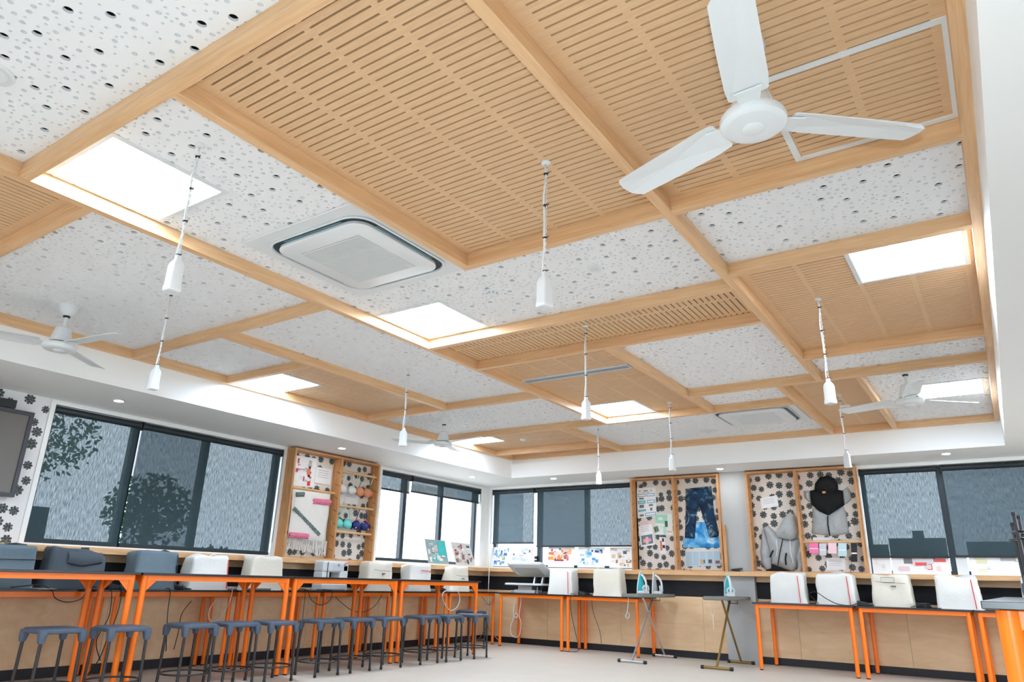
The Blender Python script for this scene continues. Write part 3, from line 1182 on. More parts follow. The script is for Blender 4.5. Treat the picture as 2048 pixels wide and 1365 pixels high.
for x0, x1, lab in ((-6.385, -5.262, 'low orange table under the back window holding the open heat press'), (-5.245, -4.12, 'low orange table under the back window beside the ironing board with two irons'),
                    (-2.60, -1.495, 'low orange table beside the grey column holding two white red-lined covers'), (-1.478, -.385, 'low orange table holding the cream cover with a handle pocket'),
                    (-.368, .72, 'low orange table partly hidden behind the thick orange leg')):
    yy = 9.175 if x0 < -4 else 9.02
    table('low_table', lab, x0, x1, yy, YW - .025, HT, False, 'low orange tables along the walls', .022, .042)
for y0, lab in ((2.045, 'nearest tall bench, a thick orange leg at the lower right'), (3.60, 'middle tall bench of the right row behind the thick orange leg'), (5.15, 'far tall bench of the right row carrying the upturned stools')):
    table('tall_bench', lab, -.068, .66, y0, y0 + 1.53, HB - .006, True, 'tall benches in the right row', .0255, .050)


# ------------------------------------------------------------------ stools
def stool(first=[None]):
    t = thing('stool', 'x', 'stool', (0, 0, 0), group='black legged stools with slate blue seats')
    rings = []
    for (h, z, r) in ((.135, .462, .05), (.155, .468, .055), (.160, .480, .06), (.157, .492, .058), (.145, .498, .052), (.10, .494, .04), (.03, .493, .02)):
        rings.append(ring3(rsq(h, r, 5), z))
    b = MB()
    b.loft(rings)
    st = b.build('seat', M['stool'], t, smooth=40)
    for sx in (-1, 1):
        for sy in (-1, 1):
            b = MB()
            r_ = []
            for (o, h, z) in ((.128, .030, .485), (.133, .027, .455), (.135, .022, .42), (.136, .0175, .405)):
                r_.append([(sx * o + p[0], sy * o + p[1], z) for p in rsq(h, h * .6, 3)])
            b.loft(r_)
            b.build('corner_sleeve', M['stool'], st, smooth=40)
            lg = MB().cyl((sx * .140, sy * .140, .008), (sx * .133, sy * .133, .455), .0115, n=12).build('leg', M['steel_b'], t, smooth=40)
            MB().cyl((sx * .140, sy * .140, 0), (sx * .140, sy * .140, .025), .014, n=12).build('foot', M['plastic_b'], lg)
    pts = [(.183 * math.cos(2 * math.pi * i / 36), .183 * math.sin(2 * math.pi * i / 36), .125) for i in range(36)]
    MB().tube(pts, .007, 8, closed=True).build('foot_ring', M['steel_b'], t, smooth=True)
    return t


s0 = stool()
spots = [(-5.72, 2.72, 'slate blue stool nearest the camera, at the left end of the row'), (-5.655, 3.17, 'second slate blue stool from the left end of the row'),
         (-5.68, 3.77, 'third stool from the left end, overlapped by its neighbour'), (-5.66, 4.175, 'fourth stool from the left end of the row'),
         (-5.64, 4.58, 'fifth stool from the left end, in front of a bench leg pair'), (-5.645, 5.14, 'sixth stool from the left end of the row'),
         (-5.66, 5.585, 'seventh stool from the left end of the row'), (-5.66, 6.045, 'eighth stool, in front of the leg pair of the corner end bench'),
         (-5.665, 6.66, 'third stool from the corner end of the front row'), (-5.65, 7.075, 'second stool from the corner end of the front row'),
         (-5.64, 7.58, 'last stool of the front row, by the bench end leg'), (-6.36, 8.52, 'stool standing alone behind the bench end, farthest in the corner')]
for i, (x, y, lab) in enumerate(spots):
    if i == 0:
        s0.location = (x, y, 0)
        s0['label'] = lab
    else:
        dup(s0, (x, y, 0), lab, R(rnd.uniform(-4, 4)))
for x, y, z, rz, lab in ((.215, 6.12, 0, 4, 'upturned black stool on the right bench, lower of two stacked'), (.235, 6.07, .045, -6, 'upturned black stool on the right bench, upper of two stacked')):
    c = dup(s0, (x, y, HB - .006 + .499 + z), lab)
    c.rotation_euler = (math.pi, 0, R(rz))

# ------------------------------------------------------------------ sewing machine covers
def cover(name, label, mat, x, y, z, w, d, h, face, seed, taper=.9, slump=.0, group='fabric sewing machine covers'):
    """soft fabric box; local x runs along its width, local -y is the face towards the room"""
    t = thing(name, label, 'machine cover', (x, y, z), face, group)
    rg = random.Random(seed)
    ofs = Vector((rg.random() * 50, rg.random() * 50, rg.random() * 50))
    rings = []
    prof = [(1.04, .0), (1.02, .06), (1.0, .2), (.99, .4), (.985, .6), (.985, .78), (.98, .9), (.96, .955), (.90, .985), (.60, 1.0), (.2, 1.005)]
    for (s, q) in prof:
        k = 1 - (1 - taper) * q
        ring = []
        base = []
        for p in rsq(1, .16, 4, d / w):
            base.append(p)
        # denser perimeter
        per = []
        for i in range(len(base)):
            a_, b_ = base[i], base[(i + 1) % len(base)]
            n = 5 if math.hypot(a_[0] - b_[0], a_[1] - b_[1]) > .3 else 1
            for j in range(n):
                per.append((a_[0] + (b_[0] - a_[0]) * j / n, a_[1] + (b_[1] - a_[1]) * j / n))
        for (px, py) in per:
            X = px * w / 2 * s * k
            Y = py * w / 2 * s * (k if q > .05 else 1)
            Z = h * q
            v = Vector((X, Y, Z))
            nz = noise.noise((v * 7) + ofs)
            n2 = noise.noise((v * 16) + ofs * 2)
            f = .014 * nz + .006 * n2
            X += f * (1 if X > 0 else -1)
            Y += (.018 * nz + .008 * n2) * (1 if Y > 0 else -1)
            Z += (.034 * noise.noise(Vector((X * 6, Y * 6, 3)) + ofs) - slump * (X / w + .5)) * q
            ring.append((X, Y, max(0, Z)))
        rings.append(ring)
    b = MB()
    b.loft(rings)
    bd = b.build('cover_body', mat, t, smooth=50)
    return t, bd


def piping(t, x, d, h, w, taper):
    k = [1 - (1 - taper) * q for q in (0, .3, .6, .9)]
    pts = [(x * k_, -d / 2 * k_ * 1.0 - .012, h * q) for k_, q in zip(k, (.02, .3, .6, .9))]
    MB().tube(pts, .0045, 6).build('piping', M['red'], t)


def pocket(t, d, h, z, handle=True, col='greymark'):
    y = -d / 2 * .95 - .016
    MB().tube([(-.15, y, z + .012), (-.05, y - .002, z), (.05, y - .002, z), (.15, y, z - .006)], .0022, 5).build('pocket_edge', M[col], t)
    MB().box(.005, .055, y - .004, y + .01, z - .045, z - .030).build('label_tag', M['greymark'], t)
    if handle:
        MB().tube([(-.085, y - .004, z + .055), (-.085, y - .004, z + .005), (.0, y - .006, z + .003), (.045, y - .004, z + .005), (.045, y - .004, z + .055), (-.02, y - .005, z + .058)], .003, 5, closed=True).build('handle', M['greymark'], t)


LF = math.pi / 2      # faces +x (stands by the left wall)
GC = M['greycover']
covers_left = [
    (2.70, .44, GC, 'blue grey machine cover with a black handle slot at the left picture edge', 11, .33),
    (3.25, .48, M['greycover_d'], 'crumpled charcoal machine cover with an open slot on top', 12, .335),
    (3.97, .44, GC, 'smooth pale blue grey machine cover below the wide blind', 13, .335),
    (4.54, .43, M['whitecover'], 'white machine cover with thin red edge piping, on the left wall tables', 14, .325),
    (5.23, .43, M['creamcover'], 'plain cream machine cover below the timber frame with the woven hanging', 15, .345)]
for (y, w, mt, lab, sd, h) in covers_left:
    t, bd = cover('machine_cover', lab, mt, -6.76, y, HT, w, .21, h, LF, sd, .95, .03 if sd == 12 else .0)
    if sd == 11:
        MB().tube([(-.02, -.02, h + .002), (.06, -.025, h + .012), (.14, -.02, h + .004)], .012, 8).build('handle_slot', M['plastic_b'], t)
        MB().tube([(-.2, -.113, h * .68), (.0, -.118, h * .67), (.19, -.113, h * .68)], .004, 6).build('pocket_edge', M['plastic_b'], t)
    if sd == 12:
        MB().tube([(.03, -.03, h - .005), (.09, -.035, h - .002)], .012, 8).build('handle_slot', M['plastic_b'], t)
        MB().tube([(-.10, -.112, h * .62), (.02, -.120, h * .56), (.19, -.112, h * .66)], .005, 6).build('flap_edge', M['plastic_b'], t)
        r_ = []
        for i in range(9):
            u = i / 8
            r_.append([( -.10 + .28 * u + .0, -.105 - .02 * math.sin(math.pi * v), h * (.62 + .28 * v) - .03 * math.sin(math.pi * u) * (1 - v)) for v in (0, .33, .66, 1)])
        b = MB()
        vs = [p for q in r_ for p in q]
        fs = [(i * 4 + j, (i + 1) * 4 + j, (i + 1) * 4 + j + 1, i * 4 + j + 1) for i in range(8) for j in range(3)]
        b.add(vs, fs)
        b.build('flap', M['greycover_d'], t, smooth=True)
    if sd == 13:
        MB().tube([(.03, 0, h), (.10, 0, h + .02), (.15, -.01, h + .005)], .007, 6).build('handle_slot', M['plastic_b'], t)
        MB().tube([(.195, -.115, .02), (.19, -.113, .2), (.182, -.105, h * .93)], .004, 6).build('piping', M['plastic_b'], t)
    if sd == 14:
        piping(t, .195, .21, h, w, .9)
        MB().tube([(.02, 0, h - .005), (.07, 0, h + .018), (.12, 0, h)], .006, 6).build('handle', M['whitecover'], t)

# uncovered sewing machine
t = thing('sewing_machine', 'uncovered white sewing machine between the cream covers on the left', 'sewing machine', (-6.76, 6.22, HT), LF)
MB().box(-.20, .20, -.09, .09, 0, .075).build('base', M['plastic_w'], t, bevel=.012)
MB().box(.07, .20, -.085, .085, .074, .30).build('column', M['plastic_w'], t, bevel=.018)
MB().box(-.20, .20, -.085, .085, .205, .335).build('arm', M['plastic_w'], t, bevel=.02)
MB().box(-.20, -.09, -.08, .08, .12, .21).build('head', M['plastic_w'], t, bevel=.012)
MB().cyl((.20, 0, .24), (.222, 0, .24), .045, n=20).build('hand_wheel', M['plastic_w'], t, smooth=40)
MB().cyl((-.145, 0, .075), (-.145, 0, .125), .004, n=8).build('needle', M['chrome'], t)
MB().box(-.05, .12, -.0885, -.085, .225, .30).build('stitch_chart', M['greyl'], t)
for k in range(2):
    MB().cyl((.03 + k * .1, -.085, .29), (.03 + k * .1, -.095, .29), .014, n=14).build('dial', M['greym'], t)
MB().box(-.14, -.132, -.089, -.085, .13, .32).build('thread_slot', M['plastic_b'], t)
MB().box(.13, .19, -.0895, -.085, .308, .322).build('red_mark', M['yarn_p'], t)

for (y, w, mt, lab, sd, h, kind) in [
        (6.97, .45, M['creamcover'], 'cream machine cover with a small pocket tag, third from the corner on the left', 17, .35, 'p'),
        (7.75, .45, M['whitecover'], 'white machine cover with a horizontal red pocket line', 18, .345, 'r'),
        (8.64, .45, M['creamcover'], 'cream machine cover nearest the room corner, narrowing to a domed top', 19, .345, 't')]:
    t, bd = cover('machine_cover', lab, mt, -6.76, y, HT, w, .22, h, LF, sd, .85 if kind == 't' else .95)
    if kind == 'p':
        pocket(t, .22, h, h * .70, False)
    elif kind == 'r':
        MB().tube([(-.02, -.118, h * .78), (.09, -.120, h * .765), (.19, -.114, h * .755)], .0045, 6).build('red_line', M['red'], t)
    else:
        pocket(t, .22, h, h * .62, False)

BF = 0
for (x, w, mt, lab, sd, h, kind, y) in [
        (-5.40, .40, M['whitecover'], 'white machine cover with a red edge line beside the heat press', 21, .345, 'e', 9.44),
        (-4.66, .43, M['creamcover'], 'cream boxy machine cover beside the ironing board with two irons', 22, .36, 'n', 9.44),
        (-2.26, .41, M['whitecover'], 'white machine cover with red edge line right beside the grey column', 23, .34, 'e', 9.44),
        (-1.72, .43, M['whitecover'], 'white machine cover with red edge line in front of the swatches', 24, .345, 'e', 9.42),
        (-1.135, .41, M['creamcover'], 'cream machine cover with handle, pocket and grey tag by the right blind', 25, .34, 'p', 9.42),
        (-.50, .42, M['whitecover'], 'white machine cover with red edge line left of the thick orange leg', 26, .335, 'e', 9.40),
        (.27, .42, M['whitecover'], 'white machine cover half hidden behind the upturned stools', 27, .34, 'r', 9.42)]:
    t, bd = cover('machine_cover', lab, mt, x, y, HT, w, .24, h, BF, sd, .94)
    if kind == 'e':
        piping(t, w * .36, .24, h, w, .9)
    elif kind == 'p':
        pocket(t, .24, h, h * .74, True)
    elif kind == 'r':
        MB().tube([(-.17, -.128, h * .60), (-.10, -.130, h * .57)], .005, 6).build('red_line', M['red'], t)

# ------------------------------------------------------------------ heat press
t = thing('heat_press', 'open white heat press with a raised tilted plate', 'heat press', (-6.03, 9.46, HT))
MB().box(-.18, .18, -.10, .13, 0, .045).build('base', M['plastic_w'], t, bevel=.01)
b = MB()
b.loft([ring3(rsq(.31, .05, 4, .17), .105), ring3(rsq(.32, .055, 4, .18), .112), ring3(rsq(.32, .055, 4, .18), .130), ring3(rsq(.30, .05, 4, .165), .138)])
b.build('lower_plate', M['plastic_w'], t, smooth=40)
MB().box(-.12, .12, -.08, .10, .044, .106).build('riser', M['alu'], t)
for s in (-1, 1):
    b = MB()
    b.prism([(-.02, .05), (.03, .05), (.10, .30), (.06, .30)], lambda q: (s * .07 + .10 - .012, .11 + q[0], q[1]), lambda q: (s * .07 + .10 + .012, .11 + q[0], q[1]))
    b.build('arm', M['alu'], t)
b = MB()
tl = Matrix.Translation((.02, .07, .31)) @ Matrix.Rotation(R(-27), 4, 'X')
rr = []
for (h_, hy, z, rad) in ((.24, .13, -.035, .05), (.31, .185, -.018, .06), (.325, .195, .0, .06), (.325, .195, .018, .06), (.30, .18, .03, .06)):
    rr.append([tuple(tl @ Vector((p[0], p[1] - .05, z))) for p in rsq(h_, rad, 4, hy)])
b.loft(rr)
up_pl = b.build('upper_plate', M['greyl'], t, smooth=40)
b = MB()
rr = [[tuple(tl @ Vector((p[0], p[1] - .05, z))) for p in rsq(.327, .06, 4, .197)] for z in (.002, .012)]
b.loft(rr, caps=False)
b.build('trim_band', M['plastic_w'], up_pl)
b = MB()
rr = [[tuple(tl @ Vector((p[0], p[1] - .05, z))) for p in rsq(.22, .04, 4, .12)] for z in (-.036, -.038)]
b.loft(rr)
b.build('hot_plate', mat_plain('hot plate', lin(176, 168, 156), .35, .3), up_pl)
MB().tube([(.19, -.03, .09), (.21, -.07, .03), (.22, -.09, .0)], .008, 6).build('strut', M['plastic_w'], t)
MB().tube([(-.27, -.05, .01), (-.05, -.06, .035)], .02, 6).build('handle', M['greyl'], t)
cordpts = [(-6.10, 9.30, .70), (-6.13, 9.25, .55), (-6.12, 9.24, .42), (-6.06, 9.23, .40), (-6.05, 9.23, .44), (-6.10, 9.23, .45), (-6.12, 9.23, .38), (-6.17, 9.23, .26), (-6.15, 9.23, .16),
           (-6.06, 9.23, .13), (-6.0, 9.23, .20), (-5.99, 9.23, .34), (-6.03, 9.24, .43), (-6.02, 9.26, .60), (-6.05, 9.30, .70)]


def smooth_path(pts, n=6):
    pts = [Vector(p) for p in pts]
    out = []
    for i in range(len(pts) - 1):
        p0, p1, p2, p3 = pts[max(i - 1, 0)], pts[i], pts[i + 1], pts[min(i + 2, len(pts) - 1)]
        for k in range(n):
            u = k / n
            out.append(.5 * ((2 * p1) + (p2 - p0) * u + (2 * p0 - 5 * p1 + 4 * p2 - p3) * u * u + (3 * p1 - p0 - 3 * p2 + p3) * u ** 3))
    out.append(pts[-1])
    return out


def cord(label, pts, r=.004, mat='plastic_b', n=6):
    o = MB().tube(smooth_path(pts), r, 6).build('power_cord', M[mat], smooth=True)
    return tag(o, label, 'cord', 'loose power cords')


cord('white knotted cord dangling under the heat press table', cordpts, .0045, 'plastic_w')

# ------------------------------------------------------------------ ironing boards
def ironing_board(x, y0, y1, mat, label):
    cy = (y0 + y1) / 2
    L = (y1 - y0) / 2
    t = thing('ironing_board', label, 'ironing board', (x, cy, 0), group='folding ironing boards')
    out = []
    hw = .165
    for (u, w) in ((-1, .05), (-.985, .09), (-.93, .115), (-.8, .135), (-.5, .155), (0, .165), (.6, .165), (.93, .160), (.985, .145), (1, .11)):
        out.append((w, u * L))
    poly = out + [(-a, b_) for a, b_ in reversed(out)]
    b = MB()
    cen = lambda s, z: [(p[0] * s, p[1] * (1 - (1 - s) * .3), z) for p in poly]
    b.loft([cen(.93, .745), cen(1.0, .752), cen(1.0, .775), cen(.95, .785)])
    b.build('padded_top', M['iron_cover'], t, smooth=50)
    yf, yr = -L + .12, L - .05
    for (ya, yb, wid, nm) in ((-L + .05 , L * .30, .27, 'a'), (L - .10, -L * .28, .23, 'b')):
        MB().cyl((0, ya, .03), (0, yb, .745), .013, n=10).build('leg', mat, t, smooth=40)
        f = MB().cyl((-wid / 2 - .02, ya, .020), (wid / 2 + .02, ya, .020), .015, n=12).build('foot_bar', mat, t, smooth=40)
        for s in (-1, 1):
            MB().cyl((s * (wid / 2 + .015), ya, .020), (s * (wid / 2 + .05), ya, .020), .020, n=12).build('foot_cap', M['plastic_b'], f, smooth=40)
    MB().tube([(.02, -.02, .745), (.05, -.03, .71), (.10, .15, .705), (.04, .3, .745)], .004, 5).build('catch_bar', M['steel_b'], t)
    return t


ironing_board(-3.945, 8.50, 9.66, M['chrome'], 'silver legged ironing board carrying two irons')
ironing_board(-2.945, 8.60, 9.66, M['brass'], 'bronze legged ironing board carrying one teal iron')


def iron(x, y, rz, cmat, label):
    t = thing('steam_iron', label, 'iron', (x, y, .7855), rz, 'steam irons standing upright')
    # stands on its heel, tip up: local -x is the soleplate side
    H = .275
    sole, body = [], []
    for q in (0, .08, .25, .45, .65, .8, .92, 1):
        w = .056 * (1 - q ** 2.2) + .003
        sole.append([(-.055 + .012 * q, -w, H * q), (-.042 + .012 * q, -w, H * q), (-.042 + .012 * q, w, H * q), (-.055 + .012 * q, w, H * q)])
    MB().loft(sole).build('soleplate', M['plastic_w'], t, smooth=50)
    for q in (.02, .12, .3, .5, .7, .85, .97):
        w = .050 * (1 - q ** 2.2) + .002
        d = .052 * (1 - q ** 1.6) + .003
        x0 = -.044 + .012 * q
        body.append([(x0, -w, H * q), (x0 + d * .7, -w * .75, H * q), (x0 + d, 0, H * q), (x0 + d * .7, w * .75, H * q), (x0, w, H * q)])
    MB().loft(body).build('water_tank', cmat, t, smooth=50)
    MB().box(-.05, .07, -.05, .05, 0, .035).build('heel', M['plastic_w'], t, bevel=.008)
    MB().tube(smooth_path([(-.02, 0, .235), (.03, 0, .20), (.062, 0, .14), (.064, 0, .08), (.05, 0, .02)]), .014, 8).build('handle', M['plastic_w'], t, smooth=True)
    pts = []
    for i in range(40):
        a = i * .62
        pts.append((.055 + .018 * math.sin(a * .37), .045 * math.cos(a), .055 + .035 * math.sin(a) + .0006 * i))
    MB().tube(smooth_path(pts, 3), .0042, 6).build('cord', M['plastic_w'], t, smooth=True)
    return t


iron(-3.985, 9.02, R(-25), M['teal'], 'teal and white steam iron on the silver ironing board')
iron(-3.885, 9.24, R(10), M['greym'], 'grey and white steam iron on the silver ironing board')
iron(-2.915, 9.20, R(-60), M['teal'], 'teal and white steam iron alone on the bronze legged board')
cord('white cord hanging from the silver ironing board with a small loop', [(-4.05, 8.72, .74), (-4.055, 8.70, .62), (-4.07, 8.70, .55), (-4.09, 8.70, .52), (-4.06, 8.70, .49), (-4.035, 8.70, .53), (-4.05, 8.70, .56)], .005, 'plastic_w')
cord('thin white string forked below the bronze legged ironing board', [(-3.02, 8.75, .74), (-3.0, 8.74, .60), (-2.985, 8.74, .55), (-2.985, 8.74, .42), (-2.985, 8.74, .55), (-2.965, 8.74, .62), (-2.96, 8.76, .74)], .0025, 'plastic_w')

# ------------------------------------------------------------------ corner stand
t = thing('light_stand', 'slim chrome tripod stand in the room corner', 'stand', (-6.80, 9.53, 0))
MB().cyl((0, 0, .10), (0, 0, 1.36), .010, n=12).build('pole', M['chrome'], t, smooth=40)
MB().cyl((0, 0, .20), (0, 0, .25), .017, n=12).build('collar', M['plastic_b'], t)
for k in range(3):
    a = R(20 + 120 * k)
    MB().cyl((0, 0, .22), (.22 * math.cos(a), .22 * math.sin(a), .008), .006, n=8).build('leg', M['chrome'], t)

# timber length leaning on the column, black disc on the ledge
tag(MB().box(-.019, .019, -.014, .014, 0, .585).build('timber_batten', M['oak'], loc=(-3.068, YW - .155, 1.0885)), 'short timber batten leaning between pinboard frame and grey column', 'timber')
t = thing('iron_rest', 'flat black oval rest lying on the ledge before the grey column', 'iron rest', (-2.945, YW - .13, 1.0885))
MB().lathe([(.012, 0), (.03, .004), (.03, .018), (.012, .020)], n=20).build('stem', M['plastic_b'], t)
b = MB()
b.loft([[(p[0] * 1.0, p[1] * .45, z + p[0] * .12) for p in rsq(.075, .07, 6)] for z in (.020, .026, .034, .038)])
b.build('plate', M['plastic_b'], t, smooth=40)

# ------------------------------------------------------------------ foot pedals, plugs and loose cords
def pedal(x, y, rz, label):
    t = thing('foot_pedal', label, 'foot pedal', (x, y, HT), rz, 'black sewing machine foot pedals')
    b = MB()
    b.prism([(-.07, 0), (.07, 0), (.07, .022), (-.06, .055), (-.07, .05)], lambda q: (q[0], -.05, q[1]), lambda q: (q[0], .05, q[1]))
    b.build('body', M['plastic_b'], t, bevel=.006)
    MB().box(-.055, .06, -.04, .04, .03, .034).build('tread', M['steel_b'], t)
    MB().tube(smooth_path([(.07, 0, .012), (.11, .03, .01), (.10, .07, .008), (.05, .08, .008), (.02, .06, .045)]), .004, 6).build('lead', M['plastic_b'], t)
    return t


pedal(-1.42, 9.26, R(15), 'black foot pedal between the red-lined cover and the handle pocket cover')
pedal(-.84, 9.30, R(70), 'black foot pedal left of the rightmost red-lined cover')
pedal(-5.03, 9.36, R(-20), 'black foot pedal between the two covers under the back window')
pedal(-6.66, 3.60, R(80), 'black foot pedal beside the crumpled charcoal cover')
pedal(-6.68, 4.22, R(40), 'black foot pedal beside the smooth pale blue grey cover')
pedal(-6.66, 7.30, R(60), 'black foot pedal between the pocket tag cover and red pocket line cover')
pedal(-6.66, 8.20, R(100), 'black foot pedal before the cream cover nearest the corner')
XC = -6.535
cord('black cord draped over the table edge below the first blue grey cover', [(-6.62, 2.75, HT + .01), (-6.60, 2.95, HT + .03), (XC, 3.02, HT - .01), (-6.525, 3.06, HT - .07), (-6.525, 3.16, HT - .10), (-6.525, 3.27, HT - .07), (XC, 3.30, HT + .008), (-6.62, 3.42, HT + .02)])
cord('bundle strand hanging below the first and second low tables', [(-6.62, 3.62, HT + .01), (XC, 3.60, HT), (-6.53, 3.60, .55), (-6.54, 3.56, .35), (-6.60, 3.55, .16), (-6.7, 3.5, .005)])
cord('second strand crossing the bundle below the first low tables', [(-6.62, 3.52, HT + .01), (XC, 3.51, HT), (-6.53, 3.53, .52), (-6.60, 3.50, .32), (-6.7, 3.62, .15)])
cord('black cord hanging straight below the pale blue grey cover table', [(-6.60, 4.05, HT + .01), (XC, 4.06, HT - .005), (-6.535, 4.07, .55), (-6.54, 4.10, .35), (-6.6, 4.16, .2)])
cord('black cord slanting behind the stools under the red-edged cover', [(-7.0, 4.60, .62), (-6.9, 4.45, .5), (-6.75, 4.35, .36), (-6.7, 4.3, .2)])
cord('white cords spilling off the table left of the plain cream cover', [(-6.62, 4.80, HT + .01), (-6.60, 4.74, HT + .03), (XC, 4.73, HT - .01), (-6.53, 4.70, .6), (-6.53, 4.62, .47), (-6.53, 4.52, .46), (-6.53, 4.50, .56), (-6.54, 4.58, .66)], .0045, 'plastic_w')
cord('black cord looped off the table beside the sewing machine', [(-6.62, 5.66, HT + .02), (XC, 5.70, HT), (-6.53, 5.76, .64), (-6.53, 5.90, .585), (-6.53, 6.02, .62), (-6.53, 6.06, .70), (XC, 6.02, HT + .006), (-6.62, 5.9, HT + .01)])
cord('thin black cord down to the floor below the sewing machine', [(-6.62, 5.62, HT + .01), (XC, 5.66, HT), (-6.53, 5.665, .5), (-6.535, 5.68, .3), (-6.56, 5.64, .12), (-6.62, 5.6, .005)], .003)
cord('black cord sagging between table legs below the sewing machine', [(-6.62, 6.16, .70), (-6.56, 6.22, .62), (-6.55, 6.42, .52), (-6.55, 6.62, .50), (-6.55, 6.80, .57), (-6.56, 6.92, .70)], .0035)
cord('looped white cord behind the corner end bench', [(-6.62, 8.30, HT + .01), (XC, 8.12, HT + .004), (-6.525, 8.06, .68), (-6.525, 8.12, .58), (-6.525, 8.26, .49), (-6.525, 8.40, .53), (-6.525, 8.46, .64), (XC, 8.40, HT + .01), (-6.60, 8.28, HT + .015)], .006, 'plastic_w')
cord('thin cord drooping below the table by the chrome stand', [(-6.60, 9.05, .70), (-6.56, 9.10, .62), (-6.56, 9.22, .55), (-6.56, 9.34, .62), (-6.6, 9.40, .70)], .003)
cord('black cord hanging between the two tables under the back window', [(-5.15, 9.32, HT + .006), (-5.14, 9.168, HT), (-5.12, 9.165, .5), (-5.06, 9.17, .25), (-5.02, 9.20, .06), (-5.1, 9.22, .006), (-5.3, 9.24, .006)], .004)
cord('second black cord behind the rear legs under the back window', [(-5.10, 9.72, .70), (-5.06, 9.7, .5), (-4.95, 9.68, .25), (-4.93, 9.68, .1)], .0035)
cord('black cord curling on the table before the second red-lined cover', [(-1.90, 9.24, HT + .006), (-1.98, 9.20, HT + .10), (-1.90, 9.17, HT + .13), (-1.78, 9.12, HT + .06), (-1.66, 9.12, HT + .008), (-1.52, 9.16, HT + .006), (-1.45, 9.2, HT + .05)], .0045)
cord('thin black cord coiled left of the rightmost red-lined cover', [(-.95, 9.18, HT + .006), (-.86, 9.12, HT + .03), (-.78, 9.14, HT + .05), (-.74, 9.12, HT + .006), (-.66, 9.10, HT + .006)], .004)
for x, lab in ((-4.47, 'white sheet of paper lying before the boxy cream cover'),):
    tag(MB().box(-.14, .14, -.07, .07, 0, .004).build('paper_sheet', M['plastic_w'], loc=(x, 9.26, HT + .0005)), lab, 'paper')
tag(MB().box(-.11, .11, -.07, .07, 0, .004).build('paper_sheet', M['plastic_w'], loc=(-6.63, 2.98, HT + .0005)), 'white sheet of paper lying before the blue grey cover', 'paper')
for (xx, yy, w, d_, lab) in ((-6.64, 5.12, .06, .12, 'dark slim tray lying before the plain cream cover'), (-6.64, 6.17, .05, .14, 'grey extension tray before the sewing machine')):
    tag(MB().box(-w, w, -d_, d_, 0, .022).build('accessory_tray', M['greym'], bevel=.008, loc=(xx, yy, HT + .0005)), lab, 'tray')

# ================================================================== PINBOARD FRAMES AND WHAT HANGS IN THEM
def inside(poly, x, y):
    c = False
    n = len(poly)
    for i in range(n):
        (x0, y0), (x1, y1) = poly[i], poly[(i + 1) % n]
        if (y0 > y) != (y1 > y) and x < (x1 - x0) * (y - y0) / (y1 - y0) + x0:
            c = not c
    return c


def puff(name, poly, P, d0, T, a, mat, parent=None, step=.022, wr=.35, seed=0, fold=None):
    """cloth shape: outline in wall coordinates, flat against the board at depth d0, swelling T towards the room"""
    pts = []
    n = len(poly)
    for i in range(n):
        p, q = poly[i], poly[(i + 1) % n]
        k = max(1, int(math.hypot(q[0] - p[0], q[1] - p[1]) / step))
        for j in range(k):
            pts.append((p[0] + (q[0] - p[0]) * j / k, p[1] + (q[1] - p[1]) * j / k))
    m_ = len(pts)
    edges = [(i, (i + 1) % m_) for i in range(m_)]
    x0, x1 = min(p[0] for p in poly), max(p[0] for p in poly)
    z0, z1 = min(p[1] for p in poly), max(p[1] for p in poly)

    def dist(x, y):
        best = 9
        for i in range(n):
            (ax, ay), (bx, by) = poly[i], poly[(i + 1) % n]
            dx, dy = bx - ax, by - ay
            t_ = max(0, min(1, ((x - ax) * dx + (y - ay) * dy) / (dx * dx + dy * dy + 1e-12)))
            best = min(best, math.hypot(x - ax - dx * t_, y - ay - dy * t_))
        return best
    yy = z0 + step / 2
    row = 0
    while yy < z1:
        xx = x0 + step / 2 + (step / 2 if row % 2 else 0)
        while xx < x1:
            if inside(poly, xx, yy) and dist(xx, yy) > step * .45:
                pts.append((xx, yy))
            xx += step
        yy += step * .87
        row += 1
    ov, oe, of, orv, _, _ = delaunay_2d_cdt([Vector(p) for p in pts], edges, [], 0, 1e-7)
    mb = MB()
    V = []
    for p in ov:
        dd = dist(p.x, p.y)
        h = T * (1 - math.exp(-dd / a))
        w = noise.noise(Vector((p.x * 9 + seed, p.y * 5, seed * 1.7))) * wr + .5 * noise.noise(Vector((p.x * 26 + seed, p.y * 12, seed))) * wr
        h *= (1 + w)
        V.append(P(p.x, d0 - .004 - max(h, 0), p.y))
    nb = len(V)
    F = []
    for f in of:
        cx = sum(ov[i].x for i in f) / 3
        cy = sum(ov[i].y for i in f) / 3
        if inside(poly, cx, cy):
            F.append(tuple(f))
    mb.add(V, F)
    B = [P(p.x, d0, p.y) for p in ov]
    mb.v += B
    for f in F:
        mb.f.append(tuple(nb + i for i in reversed(f)))
        mb.c.append(None)
    idx = {}
    for i, q in enumerate(orv):
        for s in q:
            idx[s] = i
    for i in range(m_):
        a_, b_ = idx[i], idx[(i + 1) % m_]
        if a_ != b_:
            mb.f.append((a_, b_, nb + b_, nb + a_))
            mb.c.append(None)
    return mb.build(name, mat, parent, smooth=60)


